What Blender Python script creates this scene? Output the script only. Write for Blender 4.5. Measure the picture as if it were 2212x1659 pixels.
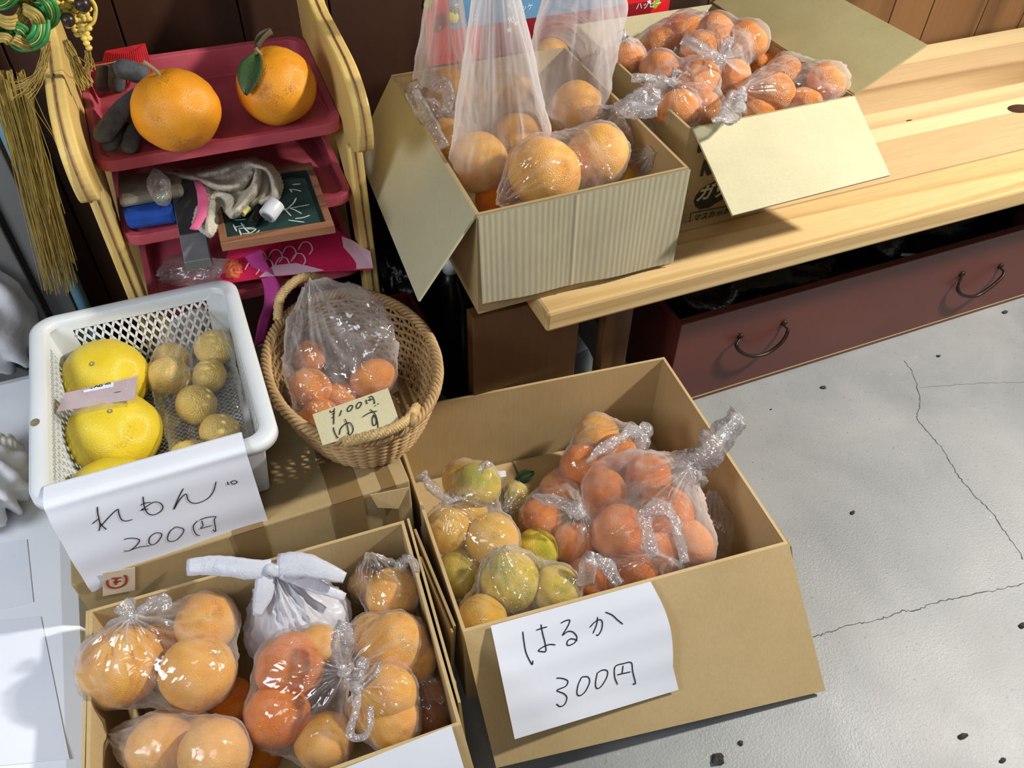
import bpy, bmesh, math, random
import numpy as np
from mathutils import Vector, Matrix, Euler, noise
from mathutils.bvhtree import BVHTree

random.seed(7)
rng = np.random.default_rng(7)
S = bpy.context.scene
COL = S.collection
for o in list(bpy.data.objects):
    bpy.data.objects.remove(o)

# ------------------------------------------------------------------ camera
W, HH, F = 2212, 1659, 1731.5
YAW, PIT, ROL, H = .4177, .7827, -.0264, 1.3
def cam_rot():
    cy, sy, cp, sp = math.cos(YAW), math.sin(YAW), math.cos(PIT), math.sin(PIT)
    f = np.array([sy*cp, cy*cp, -sp]); r = np.array([cy, -sy, 0.]); d = np.cross(f, r)
    c, s = math.cos(ROL), math.sin(ROL)
    return np.array([c*r+s*d, -s*r+c*d, f])
M = cam_rot()
cd = bpy.data.cameras.new('camera'); cam = bpy.data.objects.new('camera', cd); COL.objects.link(cam)
cam.matrix_world = Matrix(((M[0][0], -M[1][0], -M[2][0], 0), (M[0][1], -M[1][1], -M[2][1], 0),
                           (M[0][2], -M[1][2], -M[2][2], H), (0, 0, 0, 1)))
cd.sensor_fit = 'HORIZONTAL'; cd.sensor_width = 36; cd.lens = F/W*36; cd.clip_start = .02
S.camera = cam

# ------------------------------------------------------------------ light
w = bpy.data.worlds.new('world'); S.world = w; w.use_nodes = True
bg = w.node_tree.nodes['Background']; bg.inputs[0].default_value = (.80, .86, 1, 1); bg.inputs[1].default_value = .105
def area(name, loc, target, size, power, color):
    l = bpy.data.lights.new(name, 'AREA'); l.shape = 'RECTANGLE'; l.size, l.size_y = size; l.energy = power; l.color = color
    o = bpy.data.objects.new(name, l); COL.objects.link(o); o.location = loc
    o.rotation_euler = (Vector(target)-Vector(loc)).to_track_quat('-Z', 'Y').to_euler()
    return o
area('lamp_main', (2.3, .26, 1.95), (.4, .8, .3), (.15, .15), 92, (1, .955, .885))
area('fill_overhead', (-.3, -.7, 2.3), (.1, .7, .3), (.8, .4), 6.5, (.90, .95, 1))  # added soft overhead fill, not an actual fitting
area('fill_left', (-1.15, .35, 1.3), (-.5, 1.05, .28), (.5, .5), 14, (.86, .92, 1))  # added bluish fill to brighten the chest and bags, no window there
S.view_settings.view_transform = 'Standard'; S.view_settings.look = 'None'
S.cycles.max_bounces = 7; S.cycles.diffuse_bounces = 3; S.cycles.glossy_bounces = 3; S.cycles.transparent_max_bounces = 12
S.view_settings.exposure = 0.0; S.view_settings.gamma = 1; S.view_settings.use_curve_mapping = False

# ------------------------------------------------------------------ pixel helpers (points on real planes)
O3 = np.array([0, 0, H])
def ray(x, y): return M.T @ np.array([(x-W/2)/F, (y-HH/2)/F, 1.])
def at(x, y, z):
    d = ray(x, y); return O3+d*((z-H)/d[2])
def aty(x, y, Y):
    d = ray(x, y); return O3+d*(Y/d[1])
def atx(x, y, X):
    d = ray(x, y); return O3+d*(X/d[0])
def onp(px, p0, n):
    d = ray(*px); return O3+d*(((p0-O3)@n)/(d@n))
def depth(p): return float((M @ (np.array(p)-O3))[2])

# ------------------------------------------------------------------ materials
def lin(c):
    return tuple(((v/255)/12.92 if v/255 <= .04045 else ((v/255+.055)/1.055)**2.4) for v in c)+(1,)
class NT:
    def __init__(s, name):
        s.m = bpy.data.materials.new(name); s.m.use_nodes = True; s.t = s.m.node_tree; s.t.nodes.clear()
        s.out = s.n('ShaderNodeOutputMaterial')
    def n(s, typ, **kw):
        nd = s.t.nodes.new(typ)
        for k, v in kw.items():
            if k in nd.inputs.keys(): nd.inputs[k].default_value = v
            else: setattr(nd, k, v)
        return nd
    def l(s, a, b): s.t.links.new(a, b)
    def coord(s, kind='Object', scale=(1, 1, 1)):
        tc = s.n('ShaderNodeTexCoord'); mp = s.n('ShaderNodeMapping'); mp.inputs['Scale'].default_value = scale
        s.l(tc.outputs[kind], mp.inputs[0]); return mp.outputs[0]
    def noise(s, vec, scale, detail=3, rough=.5, dist=0):
        nd = s.n('ShaderNodeTexNoise'); nd.inputs['Scale'].default_value = scale; nd.inputs['Detail'].default_value = detail
        nd.inputs['Roughness'].default_value = rough; nd.inputs['Distortion'].default_value = dist
        s.l(vec, nd.inputs['Vector']); return nd.outputs['Fac']
    def ramp(s, fac, stops):
        r = s.n('ShaderNodeValToRGB'); e = r.color_ramp.elements
        while len(e) < len(stops): e.new(.5)
        for k, (p, c) in zip(e, stops): k.position = p; k.color = c if len(c) == 4 else lin(c)
        s.l(fac, r.inputs[0]); return r.outputs[0]
    def mix(s, fac, a, b, mode='MIX'):
        x = s.n('ShaderNodeMix', data_type='RGBA', blend_type=mode)
        for v, i in ((fac, 0), (a, 6), (b, 7)):
            if isinstance(v, (int, float)): x.inputs[i].default_value = v
            elif isinstance(v, tuple): x.inputs[i].default_value = v
            else: s.l(v, x.inputs[i])
        return x.outputs[2]
    def bump(s, h, strength=.2, dist=.002):
        b = s.n('ShaderNodeBump'); b.inputs['Strength'].default_value = strength; b.inputs['Distance'].default_value = dist
        s.l(h, b.inputs['Height']); return b.outputs[0]
    def bsdf(s, col, rough=.6, bump=None, metal=0, spec=.5, **kw):
        p = s.n('ShaderNodeBsdfPrincipled')
        if isinstance(col, tuple): p.inputs['Base Color'].default_value = col
        else: s.l(col, p.inputs['Base Color'])
        p.inputs['Roughness'].default_value = rough; p.inputs['Metallic'].default_value = metal
        p.inputs['Specular IOR Level'].default_value = spec
        for k, v in kw.items(): p.inputs[k.replace('_', ' ')].default_value = v
        if bump is not None: s.l(bump, p.inputs['Normal'])
        s.l(p.outputs[0], s.out.inputs[0]); return p

def mottled(name, c1, c2, scale=20, rough=.7, bump=.15, bscale=200, stretch=(1, 1, 1), metal=0, spec=.4, dist=.001):
    t = NT(name); v = t.coord('Object', stretch)
    f = t.noise(v, scale, 4); c = t.ramp(f, [(.3, c1), (.7, c2)])
    b = t.bump(t.noise(v, bscale, 3), bump, dist)
    t.bsdf(c, rough, b, metal, spec); return t.m

def cardboard(name, c1, c2, stretch=(1, 1, 1)):
    t = NT(name); v = t.coord('Object')
    c = t.ramp(t.noise(v, 7, 5, .6), [(.25, c1), (.75, c2)])
    fib = t.noise(t.coord('Object', stretch), 260, 2)
    c = t.mix(.05, c, t.ramp(fib, [(.35, (90, 70, 45)), (.65, (230, 210, 170))]), 'OVERLAY')
    t.bsdf(c, .82, t.bump(fib, .12, .0006), spec=.2); return t.m
MT = {}
MT['card'] = cardboard('cardboard_tan', (182, 158, 114), (194, 170, 126), (1, 1, .1))
MT['card_in'] = cardboard('cardboard_inner', (180, 156, 112), (192, 168, 124), (1, 1, .1))
MT['card_pale'] = cardboard('cardboard_pale', (186, 180, 146), (198, 191, 158))
MT['card_grey'] = cardboard('cardboard_grey', (164, 156, 130), (178, 170, 143), (1, 1, .1))
MT['card_olive'] = cardboard('cardboard_olive', (158, 148, 104), (172, 162, 120))
MT['card_dark'] = cardboard('cardboard_brown', (158, 136, 96), (172, 150, 108))
MT['card_edge'] = mottled('cardboard_cut_edge', (196, 172, 126), (120, 96, 62), 300, .9, .3, 500)
MT['tape'] = mottled('brown_kraft_tape', (120, 97, 62), (134, 108, 70), 12, .38, .1, 40, spec=.5)
MT['print_ink'] = mottled('dark_printing_ink', (34, 30, 24), (46, 40, 30), 60, .7)
MT['label_white'] = mottled('white_label', (205, 190, 165), (215, 200, 178), 30)
MT['red_stamp'] = mottled('red_stamp_ink', (150, 52, 38), (168, 66, 48), 30)

def wood(name, c1, c2, c3, axis='X', scale=1., rough=.45, ring=(1.5, 14), spec=.4, bump=.05):
    t = NT(name); st = {'X': (.09, 2., 2.), 'Z': (1, 1, .07)}[axis]
    oi = t.n('ShaderNodeObjectInfo'); tc = t.n('ShaderNodeTexCoord'); add = t.n('ShaderNodeVectorMath', operation='ADD')
    sc = t.n('ShaderNodeVectorMath', operation='SCALE'); cmb = t.n('ShaderNodeCombineXYZ')
    for i in range(3): t.l(oi.outputs['Random'], cmb.inputs[i])
    t.l(cmb.outputs[0], sc.inputs[0]); sc.inputs['Scale'].default_value = 13
    t.l(tc.outputs['Object'], add.inputs[0]); t.l(sc.outputs[0], add.inputs[1])
    mp = t.n('ShaderNodeMapping'); mp.inputs['Scale'].default_value = tuple(a*scale for a in st); t.l(add.outputs[0], mp.inputs[0])
    v = mp.outputs[0]
    big = t.noise(v, ring[0], 1, .4, .1)
    mul = t.n('ShaderNodeMath', operation='MULTIPLY'); mul.inputs[1].default_value = ring[1]; t.l(big, mul.inputs[0])
    fr = t.n('ShaderNodeMath', operation='FRACT'); t.l(mul.outputs[0], fr.inputs[0])
    base = t.ramp(fr.outputs[0], [(0, c1), (.72, c2), (.93, c3), (1, c1)])
    fine = t.noise(v, 90, 4, .7)
    base = t.mix(.25, base, t.ramp(fine, [(.3, (110, 90, 70)), (.7, (190, 180, 165))]), 'OVERLAY')
    hv = t.n('ShaderNodeHueSaturation'); mr = t.n('ShaderNodeMapRange'); mr.inputs[3].default_value = .86; mr.inputs[4].default_value = 1.1
    t.l(oi.outputs['Random'], mr.inputs[0]); t.l(mr.outputs[0], hv.inputs['Value']); t.l(base, hv.inputs['Color'])
    t.bsdf(hv.outputs[0], rough, t.bump(fine, bump, .001), spec=spec); return t.m
MT['bench_a'] = wood('bench_pine_pale', (224, 206, 164), (219, 199, 154), (200, 174, 128), 'X', 1, .38, (1.5, 5))
MT['bench_b'] = wood('bench_pine_tan', (207, 181, 138), (199, 171, 127), (170, 137, 96), 'X', 1, .38, (1.8, 8))
MT['bench_c'] = wood('bench_front_edge', (208, 182, 130), (201, 173, 121), (187, 156, 105), 'X', 1, .35, (3.5, 4))
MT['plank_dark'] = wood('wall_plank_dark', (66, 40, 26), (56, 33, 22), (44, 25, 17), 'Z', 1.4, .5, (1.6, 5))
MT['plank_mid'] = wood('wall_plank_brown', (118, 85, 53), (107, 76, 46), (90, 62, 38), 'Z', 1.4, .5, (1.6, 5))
MT['leg_wood'] = wood('bench_leg_wood', (100, 72, 42), (90, 64, 36), (78, 54, 30), 'Z', 1, .5, (3, 8))
MT['drawer'] = mottled('dark_red_lacquer', (82, 36, 30), (98, 46, 38), 5, .42, .08, 160, (.4, 1, 1), spec=.45)
MT['iron'] = mottled('dark_rusty_iron', (38, 26, 22), (62, 42, 34), 60, .42, .3, 200, metal=.6)
MT['knot'] = mottled('knot_wood', (48, 30, 20), (78, 50, 32), 30, .5, .2, 90)

def rind(name, c1, c2, spot, scale=1., spots=.62, rough=.38, bump=.45, pore=34, green=None):
    t = NT(name); oi = t.n('ShaderNodeObjectInfo'); tc = t.n('ShaderNodeTexCoord')
    cmb = t.n('ShaderNodeCombineXYZ')
    for i in range(3): t.l(oi.outputs['Random'], cmb.inputs[i])
    sc = t.n('ShaderNodeVectorMath', operation='SCALE'); sc.inputs['Scale'].default_value = 17; t.l(cmb.outputs[0], sc.inputs[0])
    add = t.n('ShaderNodeVectorMath', operation='ADD'); t.l(tc.outputs['Object'], add.inputs[0]); t.l(sc.outputs[0], add.inputs[1]); v = add.outputs[0]
    c = t.ramp(t.noise(v, 1.6, 3, .55), [(.3, c1), (.7, c2)])
    if green: c = t.mix(t.ramp(t.noise(v, 1.3, 2), [(.45, (0, 0, 0)), (.7, (255, 255, 255))]), c, lin(green))
    sp = t.noise(v, 22, 4, .8)
    msk = t.noise(v, 1.4, 1)
    mm = t.n('ShaderNodeMath', operation='MULTIPLY'); t.l(sp, mm.inputs[0]); t.l(msk, mm.inputs[1])
    f = t.ramp(mm.outputs[0], [(spots*.54, (0, 0, 0)), (spots*.54+.04, (200, 200, 200))])
    c = t.mix(f, c, lin(spot))
    vo = t.n('ShaderNodeTexVoronoi'); vo.inputs['Scale'].default_value = pore; t.l(v, vo.inputs['Vector'])
    hm = t.n('ShaderNodeMath', operation='MULTIPLY_ADD'); t.l(t.noise(v, 5, 2), hm.inputs[0]); hm.inputs[1].default_value = 1.2; t.l(vo.outputs['Distance'], hm.inputs[2])
    t.bsdf(c, rough, t.bump(hm.outputs[0], bump, .03), spec=.5, Subsurface_Weight=.06, Subsurface_Scale=.02); return t.m
MT['orange_big'] = rind('large_orange_rind', (224, 140, 24), (234, 158, 34), (160, 92, 24), spots=.60, bump=.22, pore=44)
MT['amanatsu'] = rind('bagged_orange_rind', (228, 156, 46), (232, 176, 66), (160, 100, 40), spots=.60, bump=.3)
MT['navel'] = rind('deep_orange_rind', (226, 116, 22), (234, 140, 36), (150, 84, 24), spots=.7)
MT['mandarin'] = rind('mandarin_rind', (232, 134, 42), (240, 156, 58), (190, 90, 20), spots=.8, rough=.34, pore=26)
MT['haruka'] = rind('yellow_citrus_rind', (222, 186, 50), (228, 200, 74), (130, 110, 40), spots=.6, green=(168, 166, 50))
MT['haruka_y'] = rind('yellow_orange_rind', (226, 170, 44), (230, 184, 60), (150, 110, 40), spots=.66)
MT['lemon'] = rind('small_yellow_citrus_rind', (236, 196, 96), (240, 212, 122), (190, 146, 66), spots=.75, bump=.3, pore=12)
MT['pomelo'] = rind('pomelo_rind', (226, 196, 40), (234, 208, 58), (188, 150, 40), spots=.72, rough=.28, bump=.25, pore=40)
MT['stem'] = mottled('dry_stem', (110, 104, 74), (150, 142, 110), 60, .8, .3, 200)
MT['scar'] = mottled('stem_scar', (120, 110, 60), (160, 150, 90), 90, .8, .4, 200)
MT['leaf'] = mottled('citrus_leaf', (44, 62, 34), (66, 88, 48), 40, .45, .2, 120)
MT['dry_leaf'] = mottled('dry_calyx', (70, 60, 44), (98, 84, 62), 60, .8)

def film(name, col=(.95, .93, .92), veil=.04, rim=.5, gloss=.05, rough=.14, bump=.5, scale=20, cells=17):
    t = NT(name); v = t.coord('Object')
    wv = t.n('ShaderNodeVectorMath', operation='ADD'); nz = t.n('ShaderNodeTexNoise'); nz.inputs['Scale'].default_value = 14; nz.inputs['Detail'].default_value = 0; t.l(v, nz.inputs['Vector'])
    sc = t.n('ShaderNodeVectorMath', operation='SCALE'); sc.inputs['Scale'].default_value = .05; t.l(nz.outputs['Color'], sc.inputs[0]); t.l(v, wv.inputs[0]); t.l(sc.outputs[0], wv.inputs[1])
    def cellh(scale_):
        vo = t.n('ShaderNodeTexVoronoi'); vo.inputs['Scale'].default_value = scale_; t.l(wv.outputs[0], vo.inputs['Vector'])
        a = t.n('ShaderNodeVectorMath', operation='SUBTRACT'); t.l(wv.outputs[0], a.inputs[0]); t.l(vo.outputs['Position'], a.inputs[1])
        b = t.n('ShaderNodeVectorMath', operation='SUBTRACT'); t.l(vo.outputs['Color'], b.inputs[0]); b.inputs[1].default_value = (.5, .5, .5)
        d = t.n('ShaderNodeVectorMath', operation='DOT_PRODUCT'); t.l(a.outputs[0], d.inputs[0]); t.l(b.outputs[0], d.inputs[1]); return d.outputs['Value']
    ha = t.n('ShaderNodeMath', operation='ADD'); t.l(cellh(cells), ha.inputs[0]); h2 = t.n('ShaderNodeMath', operation='MULTIPLY'); h2.inputs[1].default_value = .6; t.l(cellh(cells*2.7), h2.inputs[0]); t.l(h2.outputs[0], ha.inputs[1])
    n1 = t.noise(v, scale, 2, .62, 1.2)
    hb = t.n('ShaderNodeMath', operation='MULTIPLY_ADD'); t.l(n1, hb.inputs[0]); hb.inputs[1].default_value = .007; t.l(ha.outputs[0], hb.inputs[2])
    nb = t.bump(hb.outputs[0], bump, 1.0)
    lw = t.n('ShaderNodeLayerWeight'); lw.inputs['Blend'].default_value = .5; t.l(nb, lw.inputs['Normal'])
    pf = t.n('ShaderNodeMath', operation='POWER'); pf.inputs[1].default_value = 2.4; t.l(lw.outputs['Facing'], pf.inputs[0])
    mr = t.n('ShaderNodeMapRange'); mr.inputs[3].default_value = veil; mr.inputs[4].default_value = rim; t.l(pf.outputs[0], mr.inputs[0])
    pw = t.n('ShaderNodeMath', operation='MULTIPLY_ADD'); pw.inputs[1].default_value = .30; pw.inputs[2].default_value = -.13; t.l(t.noise(v, scale*.5, 1, .6, 1), pw.inputs[0])
    ad = t.n('ShaderNodeMath', operation='ADD', use_clamp=True); t.l(mr.outputs[0], ad.inputs[0]); at_ = t.n('ShaderNodeAttribute', attribute_name='fold'); fo = t.n('ShaderNodeMath', operation='MULTIPLY_ADD'); fo.inputs[1].default_value = .62; t.l(at_.outputs['Fac'], fo.inputs[0]); t.l(pw.outputs[0], fo.inputs[2]); t.l(fo.outputs[0], ad.inputs[1])
    tr = t.n('ShaderNodeBsdfTransparent'); tr.inputs[0].default_value = (.995, .99, .99, 1)
    df = t.n('ShaderNodeBsdfDiffuse'); df.inputs[0].default_value = col+(1,); t.l(nb, df.inputs['Normal'])
    tl = t.n('ShaderNodeBsdfTranslucent'); tl.inputs[0].default_value = col+(1,)
    dm = t.n('ShaderNodeMixShader'); dm.inputs[0].default_value = .5; t.l(df.outputs[0], dm.inputs[1]); t.l(tl.outputs[0], dm.inputs[2])
    m1 = t.n('ShaderNodeMixShader'); t.l(ad.outputs[0], m1.inputs[0]); t.l(tr.outputs[0], m1.inputs[1]); t.l(dm.outputs[0], m1.inputs[2])
    gl = t.n('ShaderNodeBsdfGlossy'); gl.inputs['Roughness'].default_value = rough; t.l(nb, gl.inputs['Normal'])
    p3 = t.n('ShaderNodeMath', operation='POWER'); p3.inputs[1].default_value = 4; t.l(lw.outputs['Facing'], p3.inputs[0])
    fa = t.n('ShaderNodeMath', operation='MULTIPLY_ADD'); fa.inputs[1].default_value = .35; fa.inputs[2].default_value = gloss; t.l(p3.outputs[0], fa.inputs[0])
    m2 = t.n('ShaderNodeMixShader'); t.l(fa.outputs[0], m2.inputs[0]); t.l(m1.outputs[0], m2.inputs[1]); t.l(gl.outputs[0], m2.inputs[2])
    t.l(m2.outputs[0], t.out.inputs[0]); return t.m
MT['film'] = film('clear_bag_film', veil=.06, rim=.5, gloss=.075, rough=.11)
MT['film_clear'] = film('crisp_clear_film', veil=.0, rim=.25, gloss=.07, rough=.08)
MT['film_milky'] = film('milky_bag_film', (.94, .91, .89), veil=.19, rim=.62, gloss=.05, rough=.2, bump=.3)
MT['film_tall'] = film('stretched_bag_film', (.93, .89, .89), veil=.16, rim=.6, gloss=.045, rough=.2, bump=.14, cells=9, scale=8)
MT['film_ear'] = film('gathered_bag_film', (.95, .93, .95), veil=.22, rim=.75, gloss=.16, rough=.12, bump=.8, scale=60, cells=60)
MT['film_thin'] = film('thin_bag_film', veil=.09, rim=.52, gloss=.08, rough=.11, bump=.6, scale=28, cells=24)
def cloudy(name, col, rough=.4, bump=.3, scale=30, transl=.35):
    t = NT(name); v = t.coord(); nb = t.bump(t.noise(v, scale, 4, .6, 1), bump, .01)
    p = t.bsdf(lin(col), rough, nb); tl = t.n('ShaderNodeBsdfTranslucent'); tl.inputs[0].default_value = lin(col)
    m = t.n('ShaderNodeMixShader'); m.inputs[0].default_value = transl; t.l(p.outputs[0], m.inputs[1]); t.l(tl.outputs[0], m.inputs[2]); t.l(m.outputs[0], t.out.inputs[0]); return t.m
MT['white_bag'] = cloudy('white_shopping_bag', (232, 234, 242), .35)
MT['white_bag2'] = cloudy('white_bag_left', (246, 247, 250), .4, .2, 30, .15)
MT['paper'] = mottled('white_paper', (222, 226, 236), (230, 233, 240), 6, .8, .1, 30, spec=.2)
MT['ink'] = mottled('black_pen_ink', (16, 16, 18), (24, 24, 26), 60, .6)
MT['pink_card'] = mottled('pale_pink_card', (206, 186, 190), (214, 195, 198), 20, .8)
MT['chalk'] = mottled('white_chalk', (196, 208, 200), (176, 190, 182), 120, .95, .3, 300)
MT['slate'] = mottled('green_chalkboard', (26, 48, 46), (36, 62, 58), 14, .55, .1, 90)
MT['frame_wood'] = wood('slate_frame_wood', (148, 106, 78), (136, 94, 68), (112, 76, 52), 'X', 2, .6)
MT['plastic_white'] = mottled('white_plastic', (214, 219, 221), (224, 228, 230), 8, .36, .03, 90, spec=.5)
MT['yellow'] = mottled('yellow_painted_wood', (222, 188, 108), (230, 200, 124), 9, .4, .04, 90)
MT['pink'] = mottled('dusty_pink_plastic', (178, 72, 86), (192, 88, 100), 16, .46, .1, 220)
MT['glove'] = mottled('grey_knit_glove', (70, 72, 78), (92, 94, 100), 90, .95, .6, 420)
MT['red_knit'] = mottled('red_ribbed_cuff', (170, 24, 34), (196, 38, 46), 60, .9, .5, 300)
MT['towel'] = mottled('grey_beige_towel', (196, 190, 170), (214, 208, 190), 60, .97, .9, 380, dist=.003)
MT['pinkhem'] = mottled('pink_hem', (214, 96, 140), (224, 108, 152), 30, .85, .3, 200)
MT['blue'] = mottled('blue_knit', (20, 62, 146), (30, 78, 168), 40, .85, .5, 260)
MT['greywool'] = mottled('greyish_fleece', (120, 112, 98), (160, 150, 134), 30, .95, .7, 300)
MT['chest'] = mottled('white_chest_plastic', (232, 236, 242), (238, 241, 246), 6, .5, .02, 60, spec=.3)
MT['metal'] = mottled('galvanized_metal', (120, 126, 134), (150, 156, 164), 16, .42, .05, 90, metal=.55)
MT['darkmetal'] = mottled('dark_grey_strip', (38, 38, 40), (54, 54, 56), 20, .6)  # darker tone for the strip along the rear top of the metal bar
MT['silver'] = mottled('bright_sheet_metal', (150, 156, 164), (172, 178, 186), 10, .28, .03, 60, metal=.8)
MT['ribbon'] = mottled('magenta_ribbon', (186, 62, 140), (200, 74, 152), 20, .6, .1, 200)
MT['crimson'] = mottled('crimson_cloth', (186, 20, 70), (206, 30, 84), 12, .75, .1, 260)
MT['pinkwhite'] = mottled('pale_pink_print', (226, 180, 196), (236, 196, 208), 20, .8)
MT['greycab'] = mottled('grey_painted_metal', (112, 112, 110), (124, 124, 122), 6, .5, .03, 60)
MT['darkgap'] = mottled('dark_gap_shade', (34, 34, 36), (42, 42, 44), 20, .7)
MT['bluepole'] = mottled('light_blue_pole', (92, 138, 158), (108, 152, 172), 14, .5)
MT['gold'] = mottled('gold_cord', (160, 134, 66), (186, 160, 86), 90, .5, .4, 300)
MT['beadyellow'] = mottled('yellow_cord', (216, 186, 82), (234, 208, 110), 90, .55, .3, 300)
MT['green'] = mottled('green_satin_cord', (44, 118, 56), (64, 144, 74), 30, .4, .1, 200)
MT['bead'] = mottled('dark_wooden_bead', (34, 24, 22), (54, 38, 32), 40, .35)
MT['wicker'] = mottled('wicker_cane', (166, 132, 86), (190, 156, 108), 40, .5, .2, 200)
MT['wicker_rim'] = mottled('polished_cane', (186, 154, 100), (206, 176, 122), 40, .38, .1, 200)
MT['marker_white'] = mottled('marker_white_barrel', (196, 198, 202), (206, 208, 212), 30, .35)
MT['black_plastic'] = mottled('black_plastic', (16, 16, 18), (24, 24, 26), 30, .35)
MT['black_bag'] = mottled('black_crumpled_plastic', (10, 10, 12), (22, 22, 24), 12, .3, .6, 26, dist=.01)
MT['maroon'] = mottled('maroon_plastic', (84, 14, 20), (98, 20, 26), 20, .5)
MT['yellow_chalk'] = mottled('yellow_chalk', (222, 212, 120), (230, 220, 130), 50, .9)
MT['poster_red'] = mottled('poster_red', (196, 24, 34), (206, 32, 40), 10, .35, .02, 60)
MT['poster_dkred'] = mottled('poster_dark_red', (120, 18, 28), (130, 22, 32), 10, .35, .02, 60)
MT['poster_blue'] = mottled('poster_blue', (84, 132, 170), (100, 148, 184), 10, .35, .02, 60)
MT['poster_white'] = mottled('poster_white', (222, 226, 230), (232, 236, 240), 10, .4)
MT['clover'] = mottled('poster_clover_green', (120, 170, 40), (140, 186, 52), 20, .4)
MT['pine_y'] = mottled('pineapple_yellow', (226, 216, 40), (236, 226, 60), 60, .35, .3, 300)
MT['pine_g'] = mottled('pineapple_green', (30, 130, 60), (40, 150, 70), 60, .4, .3, 300)
MT['pale_green'] = mottled('pale_green_plastic', (150, 178, 150), (170, 192, 160), 20, .3)
MT['stone'] = mottled('dark_grit', (38, 36, 34), (70, 66, 62), 200, .9, .6, 500)

def concrete():
    t = NT('grey_concrete'); v = t.coord('Object')
    c = t.ramp(t.noise(v, 2.6, 6, .6, .4), [(.3, (126, 129, 129)), (.5, (142, 144, 143)), (.72, (154, 154, 151))])
    st = t.noise(v, 9, 5, .7); c = t.mix(t.ramp(st, [(.60, (0, 0, 0)), (.78, (120, 120, 120))]), c, lin((104, 106, 104)))
    sp = t.noise(v, 140, 2, .6); c = t.mix(t.ramp(sp, [(.665, (0, 0, 0)), (.74, (190, 190, 190))]), c, lin((88, 88, 84)))
    sp2 = t.noise(v, 90, 2, .6); c = t.mix(t.ramp(sp2, [(.72, (0, 0, 0)), (.78, (160, 160, 160))]), c, lin((206, 206, 200)))
    h = t.noise(v, 240, 4, .7); p = t.bsdf(c, .42, t.bump(h, .35, .0025), spec=.5)
    t.l(t.ramp(t.noise(v, 5, 4), [(.3, (150, 150, 150)), (.7, (190, 190, 190))]), p.inputs['Roughness']); return t.m
MT['floor'] = concrete()
MT['crack'] = mottled('crack_dark', (62, 62, 60), (84, 84, 80), 90, .95)

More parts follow.
